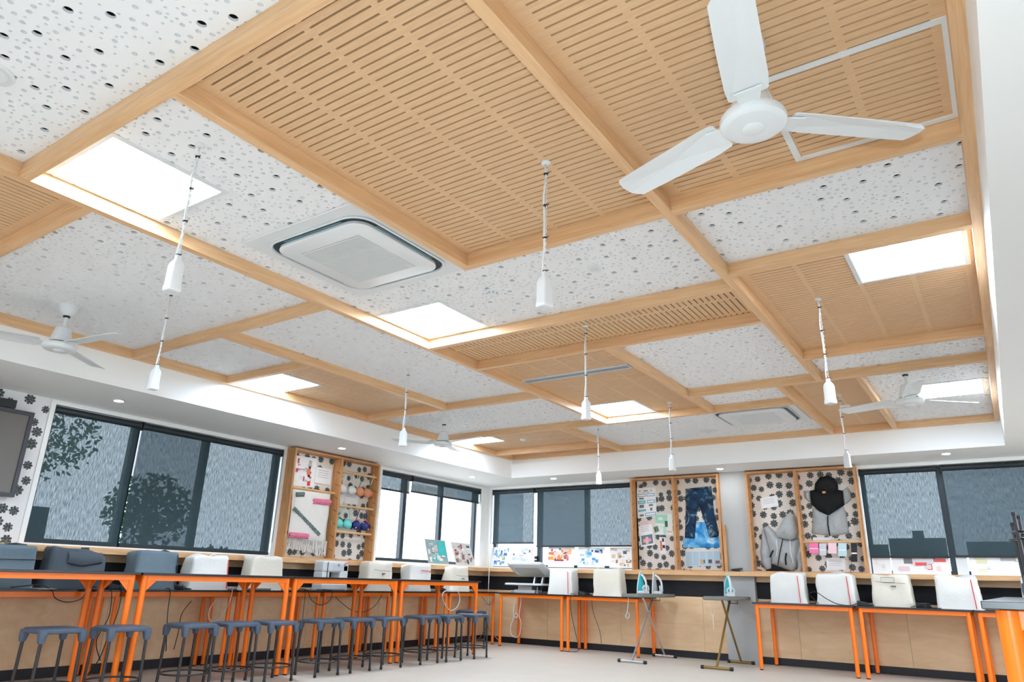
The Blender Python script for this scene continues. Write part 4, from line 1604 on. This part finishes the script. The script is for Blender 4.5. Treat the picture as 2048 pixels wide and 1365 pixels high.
def sheet(name, label, cat, P, corners, d0, items, ground=(.86, .87, .88), th=.003, group=None, dtop=None):
    """a printed sheet or board: corners bl, br, tr, tl in wall coordinates; items are (u0, v0, u1, v1, colour)"""
    dt = d0 if dtop is None else dtop
    bl, br, tr_, tl_ = [Vector(c) for c in corners]

    def q(u, v, off):
        a = bl.lerp(br, u).lerp(tl_.lerp(tr_, u), v)
        return P(a.x, d0 + (dt - d0) * v - off, a.y)
    mb = MB()
    vs = [q(0, 0, 0), q(1, 0, 0), q(1, 1, 0), q(0, 1, 0), q(0, 0, th), q(1, 0, th), q(1, 1, th), q(0, 1, th)]
    mb.add(vs, [(3, 2, 1, 0), (4, 5, 6, 7), (0, 1, 5, 4), (1, 2, 6, 5), (2, 3, 7, 6), (3, 0, 4, 7)], ground)
    for k, (u0, v0, u1, v1, c) in enumerate(items):
        o = th + .0004 + .00012 * k
        mb.add([q(u0, v0, o), q(u1, v0, o), q(u1, v1, o), q(u0, v1, o)], [(0, 1, 2, 3)], c)
    o = mb.build(name, M['paper'])
    return tag(o, label, cat, group)


def c8(r, g, b):
    return lin(r, g, b)[:3]


def lines(n=4, v0=.25, v1=.8, c=(.45, .46, .5), u0=.15, u1=.85):
    rg = random.Random(n)
    return [(u0, v1 - (v1 - v0) * i / n, u1 - rg.random() * .25, v1 - (v1 - v0) * i / n + .03, c) for i in range(n)]


def collage(n, pal, seed, smin=.05, smax=.22):
    rg = random.Random(seed)
    out = []
    for i in range(n):
        w, h = rg.uniform(smin, smax), rg.uniform(smin, smax)
        u, v = rg.uniform(.03, .95 - w), rg.uniform(.05, .95 - h)
        out.append((u, v, u + w, v + h, rg.choice(pal)))
    return out


def frame_box(label, side, a0, a1, z0, z1, div, rails, depth=.162, wp='wp_x'):
    P0 = mapper(side)
    base = Vector(P0((a0 + a1) / 2, -depth / 2, z0))
    t = thing('display_frame', label, 'display frame', tuple(base), group='timber pinboard frames on the walls')

    def bx(nm, p, q, r_, s, u, v, mat):
        b = MB()
        A, B = P0(p, r_, u), P0(q, s, v)
        b.box(min(A[0], B[0]) - base.x, max(A[0], B[0]) - base.x, min(A[1], B[1]) - base.y, max(A[1], B[1]) - base.y, u - base.z, v - base.z)
        return b.build(nm, mat, t)
    th = .026
    bx('side_board', a0, a0 + th, -depth, -.002, z0, z1, M['oak'])
    bx('side_board', a1 - th, a1, -depth, -.002, z0, z1, M['oak'])
    bx('top_board', a0 + th, a1 - th, -depth, -.002, z1 - th, z1, M['oak_h'])
    bx('bottom_board', a0 + th, a1 - th, -depth, -.002, z0, z0 + .012, M['oak_h'])
    bx('divider', div - .015, div + .015, -depth, -.012, z0 + .012, z1 - th, M['oak'])
    back = MB()
    A, B = P0(a0 + th, -.012, z0 + .012), P0(a1 - th, -.002, z1 - th)
    back.box(min(A[0], B[0]), max(A[0], B[0]), min(A[1], B[1]), max(A[1], B[1]), z0 + .012, z1 - th)
    o = back.build('pinboard', M[wp])
    o.parent = t
    o.location = -base
    # slanted rod notches routed in the inner faces
    for (face, dr) in ((a0 + th, 1), (div - .015, -1), (div + .015, 1), (a1 - th, -1)):
        b = MB()
        k = 0
        z = z0 + .10
        while z < z1 - .15:
            e = .0006 * dr
            pa = [(-.155, z), (-.085, z + .032), (-.085, z + .041), (-.155, z + .009)]
            b.prism(pa, lambda q: tuple(Vector(P0(face, q[0], q[1])) - base), lambda q: tuple(Vector(P0(face + e, q[0], q[1])) - base))
            z += .158
            k += 1
        b.build('rod_notches', M['notch'], t, kind='stuff')
    for (p, q, z, d_) in rails:
        A, B = Vector(P0(p, d_, z)) - base, Vector(P0(q, d_, z)) - base
        MB().cyl(tuple(A), tuple(B), .016, n=14).build('rail', M['oak_l'], t, smooth=40)
    return t


M['oak_h'] = mat_wood('frame timber horizontal', lin(178, 122, 72), lin(212, 158, 104), (2.2, 2.2, 20), 2.0)
M['notch'] = mat_plain('routed notch', lin(120, 76, 44), .8)
ZF = 1.0885
PLm, PBm = mapper('left'), mapper('back')
frame_box('timber pinboard frame on the side wall with the woven hanging and bras', 'left', 5.606, 7.062, ZF, 2.358, 6.375,
          [(5.632, 6.360, 1.895, -.085), (6.390, 7.036, 2.182, -.115), (6.390, 7.036, 1.752, -.115), (6.390, 7.036, 1.430, -.115)], wp='wp_y2')
frame_box('timber pinboard frame with the dyed jeans left of the grey column', 'back', -4.405, -3.106, ZF, 2.358, -3.757, [])
frame_box('timber pinboard frame with two hoodies beside the grey column', 'back', -2.742, -1.394, ZF, 2.358, -2.110, [(-2.095, -1.420, 1.455, -.105)])

# --- left frame: woven hanging
t = thing('woven_hanging', 'white woven wall hanging with grey and pink yarn and a fringe', 'wall hanging', (XW, 0, 0))
PT = lambda a, d, z: (-d, a, z)
puff('weave', [(5.70, 1.882), (6.30, 1.890), (6.305, 1.62), (6.285, 1.45), (6.30, 1.30), (5.71, 1.30), (5.715, 1.6)], PT, -.078, .022, .03, M['yarn_w'], t, .03, .25, 3)
b = MB()
for i in range(26):
    u = i / 25
    y = 5.705 + .605 * u
    b.tube([(.085, y, 1.305), (.088, y + rnd.uniform(-.004, .004), 1.24), (.086, y + rnd.uniform(-.008, .008), 1.19 - .06 * u + rnd.uniform(-.015, .015))], .0070, 5)
b.build('fringe', M['yarn_w'], t, kind='stuff')


def braid(nm, p0, p1, w, mat, seed):
    b = MB()
    n = 16
    for s in range(3):
        pts = []
        for i in range(n * 2):
            u = i / (n * 2 - 1)
            y, z = p0[0] + (p1[0] - p0[0]) * u, p0[1] + (p1[1] - p0[1]) * u
            ph = u * 20 + s * 2.09
            nx, nz = -(p1[1] - p0[1]), (p1[0] - p0[0])
            l = math.hypot(nx, nz)
            pts.append((.108 + .006 * math.cos(ph * 2), y + nx / l * w * math.sin(ph), z + nz / l * w * math.sin(ph)))
        b.tube(pts, w * .42, 6)
    return b.build(nm, mat, t, smooth=True)


braid('grey_braid', (5.73, 1.655), (6.17, 1.375), .018, M['yarn_g'], 1)
braid('pink_band', (6.01, 1.765), (6.295, 1.772), .028, M['yarn_p'], 2)
braid('pink_band', (5.71, 1.345), (6.0, 1.345), .026, M['yarn_p'], 3)
braid('grey_tuft', (5.745, 1.815), (5.86, 1.83), .022, M['yarn_g'], 4)

cols_a = [c8(238, 238, 240), c8(232, 234, 236), c8(60, 30, 40), c8(196, 60, 100), c8(222, 226, 230), c8(180, 186, 192), c8(240, 240, 242)]
sheet('poster', 'white collage sheet of sketches at the top of the woven hanging bay', 'poster', PLm, [(5.70, 1.925), (6.08, 1.935), (6.08, 2.30), (5.70, 2.29)], -.013,
      collage(34, cols_a, 5, .04, .18) + [(.62, .42, .76, .62, c8(226, 120, 84)), (.68, .05, .80, .20, c8(226, 50, 50))])
sheet('notice', 'white typed notice beside the collage above the woven hanging', 'paper', PLm, [(6.07, 2.00), (6.33, 2.00), (6.33, 2.20), (6.07, 2.20)], -.020, lines(4))
sheet('notice', 'white typed notice under the hanging white lace bra', 'paper', PLm, [(6.56, 1.80), (6.85, 1.80), (6.85, 2.01), (6.56, 2.01)], -.016, lines(3))


def bra(label, y, z, cup, strap, big=1.0):
    tt = thing('bra', label, 'bra', (XW, y, z), group='bras hung on the rails')
    L_ = lambda a, d, zz: (-d, a, zz)
    for s in (-1, 1):
        r_ = []
        b = MB()
        prof = [(1.0, 0), (.93, .30), (.75, .60), (.45, .85), (.10, 1.0)]
        rings = []
        for (k, e) in prof:
            rings.append([(.090 + .055 * e * big, s * .075 * big + .072 * k * math.cos(q * math.pi / 8), -.20 + .062 * k * math.sin(q * math.pi / 8) - .010 * e) for q in range(16)])
        b.loft(rings)
        b.build('cup', cup, tt, smooth=True)
        MB().tube([(.115, s * .060, .0), (.112, s * .085, -.08), (.098, s * .10, -.15)], .005, 6).build('strap', strap, tt)
        b = MB()
        b.prism([(s * .13, -.17), (s * .19, -.18), (s * .19, -.225), (s * .13, -.245)], lambda q: (.082, q[0], q[1]), lambda q: (.092, q[0], q[1]))
        b.build('side_band', cup, tt)
    return tt


bra('mint green bra hung on the middle rail of the side wall frame', 6.545, 1.735, M['mint'], M['mint'])
q = bra('navy blue bra with white trim hung on the middle rail', 6.855, 1.735, M['navy'], M['navy'])
for s in (-1, 1):
    MB().tube([(.098, s * .02, -.15), (.135, s * .065, -.19), (.128, s * .12, -.245)], .005, 6).build('white_trim', M['plastic_w'], q)
    MB().tube([(.12, s * .095, -.135), (.125, s * .06, -.14)], .009, 6).build('red_bow', M['red'], q)
bra('white lace bra with a long veil hung on the upper rail', 6.56, 2.165, M['lace'], M['lace'], 1.1)
puff('lace_veil', [(-.12, -.20), (.02, -.24), (.0, -.42), (-.06, -.50), (-.14, -.46)], lambda a, d, z: (-d, a, z), -.05, .02, .03, M['lace'], bpy.data.objects['bra.002'], .03)
bra('orange floral bra with a green printed cup on the upper rail', 6.86, 2.165, M['peach'], M['teal_d'], .9)
for i, (yy, lab) in enumerate(((6.50, 'white plastic hanger hook at the start of the upper rail'), (6.70, 'white hanger hook in the middle of the upper rail'), (6.99, 'white slanted hanger at the end of the upper rail'))):
    o = MB().tube(smooth_path([(0, 0, .028), (.014, 0, .034), (.02, 0, .02), (.006, .004, -.02), (.004, -.012 - .02 * (i == 2), -.11)]), .004, 6).build('hanger', M['plastic_w'], loc=(XW + .108, yy, 2.182), smooth=True)
    tag(o, lab, 'hanger', 'white hangers on the upper rail')

# --- back frame with jeans
def zb(pts, ox, oy, s, d):
    return [ony(ox + p[0] / s, oy + p[1] / s, YW + d) for p in pts]


jn = thing('jeans', 'dark blue acid dyed jeans pinned inside the timber frame', 'jeans', (0, YW, 0))
PJ = lambda a, d, z: (a, d, z)
puff('denim', zb([(720, 290), (860, 275), (1020, 255), (1035, 380), (1060, 600), (1110, 800), (1105, 850), (1005, 870), (950, 700), (885, 510), (870, 490), (850, 550), (825, 880), (705, 870), (718, 580)], 1250, 930, 5.936, -.03),
     PJ, -.014, .035, .03, M['jeans'], jn, .022, .4, 5)
wz = zb([(722, 300), (1022, 266)], 1250, 930, 5.936, -.03)
MB().tube([(wz[0][0], -.045, wz[0][1]), ((wz[0][0] + wz[1][0]) / 2, -.052, (wz[0][1] + wz[1][1]) / 2), (wz[1][0], -.045, wz[1][1])], .012, 8).build('waistband', M['jeans'], jn, smooth=True)
puff('dyed_cloth', zb([(835, 685), (970, 680), (1000, 870), (1115, 860), (1122, 985), (690, 985), (685, 875), (820, 875)], 1250, 930, 5.936, -.02), PBm, -.0125, .006, .03, M['tiedye'], None, .03, .3, 8)
tag(bpy.data.objects['dyed_cloth'], 'bright blue and white dyed cloth below the pinned jeans', 'cloth')


def rect_px(pts, ox, oy, s, d):
    return zb(pts, ox, oy, s, d)


tq = c8(48, 160, 190)
gr = c8(120, 120, 120)
wt = c8(240, 240, 242)
bxs = []
for (u0, v0, u1, v1, f) in ((.05, .70, .46, .80, 0), (.52, .70, .95, .80, 0), (.05, .46, .44, .57, 1), (.54, .46, .95, .57, 0), (.05, .21, .46, .27, 1), (.42, .03, .97, .14, 0)):
    bxs += [(u0, v0, u1, v1, tq), (u0 + .03, v0 + .02, u1 - .03, v1 - .02, wt if not f else c8(150, 214, 226))]
for (u0, v0, u1, v1) in ((.12, .61, .36, .67), (.12, .33, .36, .43), (.62, .36, .84, .42), (.68, .20, .80, .30), (.12, .05, .34, .11)):
    bxs.append((u0, v0, u1, v1, gr))
bxs += [(.12, .86, .22, .93, c8(190, 200, 206)), (.72, .86, .82, .93, c8(190, 200, 206)), (.36, .88, .60, .915, c8(120, 120, 126)), (.28, .835, .68, .85, c8(190, 120, 130))]
sheet('poster', 'white flow chart poster with teal boxes in the jeans frame', 'poster', PBm, rect_px([(150, 640), (375, 605), (360, 270), (138, 280)], 1250, 930, 5.936, -.016), -.0125, bxs, wt)
mint = c8(190, 226, 208)
sheet('poster', 'pale green plant collage poster in the jeans frame', 'poster', PBm, rect_px([(365, 830), (570, 838), (560, 585), (360, 585)], 1250, 930, 5.936, -.016), -.0125,
      [(0, .55, .7, .97, c8(168, 220, 196)), (.45, .02, .62, .6, c8(186, 226, 206)), (.05, .40, .62, .52, c8(238, 238, 238)), (.12, .30, .40, .42, c8(216, 238, 226)), (.62, .04, .98, .60, c8(238, 236, 230)), (.55, .38, .72, .66, c8(40, 104, 70)),
       (.66, .12, .95, .2, c8(228, 196, 190)), (.16, .70, .44, .84, c8(220, 240, 230))], c8(232, 240, 236))
sheet('swatch_card', 'small card of green yarn swatches beside the plant poster', 'card', PBm, rect_px([(355, 815), (410, 790), (385, 720), (335, 745)], 1250, 930, 5.936, -.022), -.020, [(.1, .1, .5, .95, c8(70, 90, 60)), (.55, .1, .9, .9, c8(100, 110, 70))], c8(186, 190, 180))
sheet('poster', 'white paper with a photograph of pink flowers in the jeans frame', 'poster', PBm, rect_px([(190, 980), (350, 950), (320, 705), (158, 730)], 1250, 930, 5.936, -.018), -.016,
      [(.10, .08, .93, .52, c8(108, 128, 142))] + [(u, v, u + .2, v + .17, c) for (u, v, c) in ((.22, .18, c8(236, 170, 176)), (.42, .26, c8(240, 184, 186)), (.60, .18, c8(232, 160, 168)), (.40, .10, c8(238, 196, 196)))] + lines(3, .62, .9, (.62, .58, .6)), wt)
sheet('pink_tag', 'small pink paper circle above the flower photograph', 'card', PBm, rect_px([(225, 715), (275, 715), (270, 668), (228, 672)], 1250, 930, 5.936, -.02), -.020, [], c8(240, 184, 196))
sheet('swatch_strip', 'narrow white card with orange and maroon swatches', 'card', PBm, rect_px([(420, 1055), (488, 1055), (470, 862), (405, 862)], 1250, 930, 5.936, -.018), -.014, [(.08, .18, .42, .78, c8(224, 110, 70)), (.48, .72, .84, .94, c8(60, 28, 40)), (.48, .32, .92, .52, c8(70, 26, 44))], wt)
sheet('sample_strip', 'pale blue strip of pocketed samples at the bottom of the jeans frame', 'poster', PBm, rect_px([(722, 1210), (1135, 1200), (1128, 1020), (715, 1030)], 1250, 930, 5.936, -.018), -.0125,
      [(k * .2 + .012, .04, k * .2 + .19, .96, c8(176, 200, 216)) for k in range(5)] + [(.44, .16, .50, .45, c8(214, 170, 90)), (.52, .18, .56, .42, c8(96, 84, 80)), (.66, .18, .76, .42, c8(90, 84, 92)), (.86, .14, .98, .34, c8(120, 90, 90))], c8(206, 220, 230))

# --- back frame with hoodies
HO = (1480, 920, 5.688)
h1 = thing('hoodie', 'pale grey zip hoodie hanging loosely in the timber frame', 'hoodie', (0, YW, 0))
zz = lambda pts, d=-.07: zb(pts, *HO, d)
puff('torso', zz([(255, 770), (310, 745), (400, 830), (480, 900), (570, 915), (640, 890), (690, 915), (705, 1000), (655, 1180), (625, 1240), (590, 1280), (350, 1190), (345, 1100), (300, 950)]), PJ, -.020, .075, .05, M['hood_g'], h1, .022, .5, 11)
puff('hood', zz([(410, 885), (400, 830), (450, 740), (500, 650), (570, 585), (612, 625), (650, 740), (662, 820), (620, 895), (560, 915), (480, 895)], -.1), PJ, -.060, .065, .04, M['hood_g'], h1, .02, .6, 12)
puff('sleeve', zz([(250, 765), (305, 950), (348, 1110), (342, 1240), (290, 1262), (240, 1190), (222, 1050), (235, 900)]), PJ, -.030, .060, .035, M['hood_g'], h1, .02, .5, 13)
puff('sleeve', zz([(690, 920), (712, 1000), (722, 1100), (716, 1330), (640, 1335), (650, 1180), (625, 1100)], -.11), PJ, -.060, .060, .035, M['hood_g'], h1, .02, .5, 14)
puff('hem', zz([(352, 1185), (590, 1275), (640, 1300), (440, 1298), (345, 1275)]), PJ, -.030, .050, .03, M['hood_k'], h1, .02, .3, 15)
puff('cuff', zz([(288, 1255), (345, 1238), (345, 1290), (290, 1290)]), PJ, -.034, .045, .03, M['hood_k'], h1, .02, .3, 16)


def strip(nm, pts, d, w, mat, parent):
    q = zz(pts, d)
    return MB().tube([(p[0], d, p[1]) for p in q], w, 6).build(nm, mat, parent)


strip('zip', [(488, 900), (455, 1050), (428, 1212)], -.118, .007, M['hood_k'], h1)
strip('pocket_edge', [(378, 1030), (340, 1112)], -.112, .011, M['hood_k'], h1)
strip('pocket_edge', [(526, 1062), (516, 1130), (524, 1200)], -.118, .011, M['hood_k'], h1)
strip('drawstring', [(412, 905), (425, 1010), (415, 1100)], -.122, .004, M['plastic_w'], h1)
strip('drawstring', [(568, 915), (575, 1040), (605, 1180)], -.125, .004, M['plastic_w'], h1)
h2 = thing('hoodie', 'black and grey zip hoodie spread on the pinboard with hood up', 'hoodie', (0, YW, 0))
z2 = lambda pts, d=-.05: zb(pts, *HO, d)
puff('torso', z2([(815, 540), (900, 580), (1000, 625), (1170, 520), (1200, 600), (1238, 840), (1100, 860), (1020, 868), (900, 850), (806, 840), (820, 700)]), PJ, -.014, .050, .04, M['hood_g'], h2, .022, .5, 21)
puff('yoke', z2([(790, 350), (850, 340), (1110, 340), (1165, 350), (1182, 515), (1090, 575), (1000, 640), (900, 590), (808, 510), (795, 430)]), PJ, -.020, .058, .03, M['hood_k'], h2, .022, .2, 22)
puff('hood', z2([(843, 340), (850, 270), (900, 200), (990, 178), (1072, 210), (1112, 290), (1112, 345), (1055, 385), (980, 395), (900, 378)]), PJ, -.030, .085, .035, M['hood_k'], h2, .022, .2, 23)
puff('sleeve', z2([(718, 350), (790, 352), (798, 430), (802, 495), (770, 475), (728, 430)]), PJ, -.014, .045, .03, M['hood_g'], h2, .02, .5, 24)
puff('sleeve', z2([(1158, 348), (1215, 308), (1258, 370), (1262, 450), (1200, 505), (1172, 480)]), PJ, -.014, .045, .03, M['hood_g'], h2, .02, .5, 25)
lp = z2([(935, 362), (978, 362), (972, 385), (942, 385)], -.11)
b = MB()
b.prism(lp, lambda q: (q[0], -.112, q[1]), lambda q: (q[0], -.122, q[1]))
b.build('collar_label', M['peach'], h2)
strip('zip', [(998, 640), (1000, 740), (1022, 868)], -.078, .008, M['hood_k'], h2)
R3 = lambda pts, d=-.016: zb(pts, *HO, d)
sheet('notice', 'white typed notice above the loosely hanging grey hoodie', 'paper', PBm, R3([(245, 560), (440, 528), (420, 405), (225, 440)]), -.0125, lines(4), wt)
sheet('notice', 'narrow white label strip just below the black hoodie', 'paper', PBm, R3([(830, 925), (1030, 920), (1028, 885), (828, 885)]), -.0125, lines(1, .4, .5), wt)
sheet('notice', 'white typed notice below the row of hanging swatches', 'paper', PBm, R3([(990, 1255), (1200, 1258), (1195, 1120), (978, 1118)]), -.0125, lines(4), wt)
for (u0, u1, v0, v1, c, lab) in ((790, 890, 950, 1065, c8(244, 120, 172), 'bright pink fabric swatch hung on the rail'), (900, 980, 955, 1090, c8(204, 204, 210), 'pale grey fabric swatch hung on the rail'),
                                 (1005, 1098, 948, 1070, c8(242, 206, 214), 'light pink fabric swatch hung on the rail'), (1118, 1212, 948, 1098, c8(190, 218, 224), 'pale blue fabric swatch hung on the rail'),
                                 (1262, 1332, 950, 1165, c8(22, 22, 28), 'long black fabric swatch hung on the rail')):
    k = 10 if u0 > 1250 or u0 == 900 else 0
    o = sheet('fabric_swatch', lab, 'fabric swatch', PBm, R3([(u0 + k, v1), (u1 + 4, v1), (u1, v0), (u0, v0)], -.12), -.123, [(.05, .42, .95, .50, c8(240, 240, 240))] if u0 != 1005 else [], c, .004, 'fabric swatches hung on the rail')

# ------------------------------------------------------------------ posters leaning on the sills
pal_t = [c8(70, 190, 190), c8(150, 214, 214), c8(170, 176, 176), c8(236, 238, 238), c8(120, 140, 140), c8(60, 150, 150), c8(220, 224, 222)]
pal_n = [c8(220, 214, 210), c8(200, 194, 190), c8(140, 110, 100), c8(70, 70, 78), c8(238, 236, 232), c8(190, 170, 150), c8(170, 60, 60)]
pal_b = [c8(90, 160, 220), c8(170, 210, 236), c8(60, 90, 180), c8(120, 170, 130), c8(240, 242, 244), c8(224, 226, 240)]
pal_g = [c8(206, 214, 226), c8(190, 200, 216), c8(228, 232, 238), c8(120, 110, 120), c8(236, 238, 240), c8(216, 224, 234)]
pal_o = [c8(240, 140, 60), c8(250, 180, 120), c8(200, 100, 120), c8(140, 60, 90), c8(90, 84, 84), c8(238, 234, 230), c8(240, 226, 222), c8(230, 200, 196)]
pal_u = [c8(80, 160, 214), c8(160, 206, 226), c8(60, 80, 120), c8(200, 220, 226), c8(240, 242, 244), c8(236, 238, 242)]
pal_s = [c8(216, 190, 160), c8(236, 226, 214), c8(90, 100, 104), c8(150, 120, 100), c8(240, 240, 238), c8(204, 216, 220)]
PG = 'posters leaning on the window sills'


def leaning(label, side, a0, a1, z1, pal, n, seed, d0=.005, d1=.070, extra=(), ground=wt, z0=1.1175, sk=0):
    return sheet('poster', label, 'poster', mapper(side), [(a0, z0), (a1, z0), (a1 - sk, z1), (a0 - sk, z1)], d0, collage(n, pal, seed, .06, .20) + list(extra), ground, .004, PG, d1)


leaning('teal and grey collage poster leaning on the corner window sill', 'left', 8.39, 8.87, 1.46, pal_t, 44, 31, ground=c8(150, 170, 172), sk=.05, extra=[(.58, .35, .95, .95, c8(64, 190, 190)), (.40, .50, .55, .78, c8(196, 190, 186))])
leaning('neutral photo collage poster leaning on the sill right at the corner', 'left', 9.05, 9.54, 1.45, pal_n, 46, 32, ground=c8(214, 212, 210), sk=.09)
leaning('blue and green floral poster leaning beside the room corner', 'back', -6.955, -6.64, 1.415, pal_b, 34, 33, .056, .078)
leaning('pale lilac sketch poster behind the heat press', 'back', -6.62, -6.165, 1.41, pal_g, 26, 34, .056, .078)
leaning('orange and plum swatch poster on the back sill', 'back', -5.915, -5.455, 1.415, pal_o, 40, 35, .056, .078, [(.02, .62, .22, .74, c8(220, 110, 40)), (.0, .36, .22, .52, c8(250, 150, 70)), (.25, .30, .60, .38, c8(150, 40, 90))])
leaning('pale blue sample poster in the middle of the back sill', 'back', -5.395, -4.945, 1.41, pal_u, 30, 36, .056, .078)
leaning('beige brand board poster beside the jeans frame', 'back', -4.865, -4.46, 1.41, pal_s, 24, 37, .056, .078)
Z4 = 1.0925
leaning('narrow monochrome lettering poster beside the hoodie frame', 'back', -1.365, -1.165, 1.43, [c8(30, 30, 34), c8(236, 236, 236), c8(226, 222, 216), c8(236, 236, 236)], 16, 38, .056, .078, z0=Z4)
leaning('wide pale pink layout poster under the right blind', 'back', -1.155, -.56, 1.50, [c8(236, 206, 210), c8(214, 214, 218), c8(120, 120, 126), c8(240, 240, 242), c8(242, 238, 238), c8(226, 90, 90)], 44, 39, .056, .078, z0=Z4)
leaning('small blank card standing behind the wide pink layout poster', 'back', -.895, -.775, 1.585, [wt], 1, 40, .079, .083, z0=Z4)
leaning('pale yellow and grey patchwork poster near the upturned stools', 'back', -.365, .50, 1.455, [c8(228, 226, 190), c8(206, 214, 226), c8(170, 172, 176), c8(240, 240, 242), c8(236, 238, 238)], 40, 41, .056, .078, z0=Z4)
leaning('dark backed poster standing behind the narrow blind near the television', 'left', 2.965, 3.135, 1.42, [wt], 2, 42, .056, .078)
tag(MB().box(-.055, .055, -.012, .012, 0, .19).build('desk_calendar', M['plastic_w'], loc=(-.44, YW + .066, Z4)), 'plain white card box standing at the right window mullion', 'card box')
# crank handle on the back window mullion
t = thing('window_winder', 'white winder handle fixed on the back window mullion', 'window handle', (-6.14, YW + .07, 1.25))
MB().box(-.02, .02, -.02, .015, -.06, .03).build('plate', M['plastic_b'], t, bevel=.004)
MB().box(-.07, .03, -.035, -.020, -.03, -.015).build('lever', M['plastic_w'], t, bevel=.004)

# ------------------------------------------------------------------ television
t = thing('television', 'wall mounted television with thick dark bezel on the wallpapered wall', 'television', (XW + .06, 2.0, 1.466))
y0, y1, zt = -.70, .768, .739
bz = .034
b = MB()
for a in ((y0, y1, 0, bz), (y0, y1, zt - bz, zt), (y0, y0 + bz, bz, zt - bz), (y1 - bz, y1, bz, zt - bz)):
    b.box(-.03, .022, a[0], a[1], a[2], a[3])
b.build('bezel', mat_plain('bezel', lin(52, 54, 64), .4), t)
MB().box(-.03, .012, y0 + bz, y1 - bz, bz, zt - bz).build('screen', M['tvscreen'], t)
MB().box(-.058, -.031, -.25, .25, .15, .55).build('wall_mount', M['plastic_b'], t)
tag(MB().box(-.02, .05, -.9, .61, 0, .072).build('sound_bar', M['plastic_b'], loc=(XW + .026, 2.0, 2.212)), 'black bar fixed above the television', 'sound bar')

# ================================================================== OUTSIDE
struct(MB().box(-40, 40, -30, 60, -.4, -.13).build('ground_outside', M['ground']))
t = thing('block_wall', 'pale concrete block wall outside the corner window', 'wall', (-10.6, 12.35, -.13))
blk = MB().box(-.095, .095, -.195, .195, 0, .190).mesh('block', M['block'])
for r_ in range(15):
    for c in range(4):
        o = bpy.data.objects.new('block', blk)
        COL.objects.link(o)
        o.parent = t
        o.location = (rnd.uniform(-.004, .004), -.6 + c * .40 + (.2 if r_ % 2 else 0), r_ * .2)
MB().box(-.085, .085, -.78, .99, 0, 3.0).build('mortar', mat_plain('mortar', lin(236, 232, 228), .9), t)
tag(MB().box(-.1, .1, -1.6, 1.6, 0, 4).build('rendered_wall', mat_plain('pale render', lin(206, 216, 226), .8), loc=(-10.9, 15.05, -.13)), 'smooth pale blue rendered wall outside the corner window', 'wall')


def tree(x, y, h, r, label, seed):
    t = thing('tree', label, 'tree', (x, y, -.13), group='trees outside the left windows')
    MB().tube([(0, 0, 0), (.05, .03, h * .5), (.0, .0, h)], [.10, .08, .05], 8).build('trunk', M['bark'], t)
    rg = random.Random(seed)
    b = MB()
    for i in range(1100):
        a, e, q = rg.uniform(0, 6.28), rg.uniform(-1, 1), rg.random() ** .4
        c = Vector((r * q * math.cos(a) * math.sqrt(1 - e * e), r * q * math.sin(a) * math.sqrt(1 - e * e), h + r * .9 * q * e))
        u = Vector((rg.uniform(-1, 1), rg.uniform(-1, 1), rg.uniform(-1, 1))).normalized()
        w = u.orthogonal().normalized()
        s = rg.uniform(.04, .08)
        b.add([c - u * s, c + w * s * .5, c + u * s, c - w * s * .5], [(0, 1, 2, 3)])
    b.build('foliage', M['leaf'], t, kind='stuff')
    return t


tree(-12.6, 7.15, 2.05, .75, 'dark leafy tree behind the middle pane of the lowered blinds', 1)
tree(-15.5, 6.3, 3.6, 1.1, 'pale green tree behind the narrow lowered blind', 2)
tree(-12.6, 8.6, 1.0, .6, 'low shrub behind the right pane of the wide lowered blind', 3)
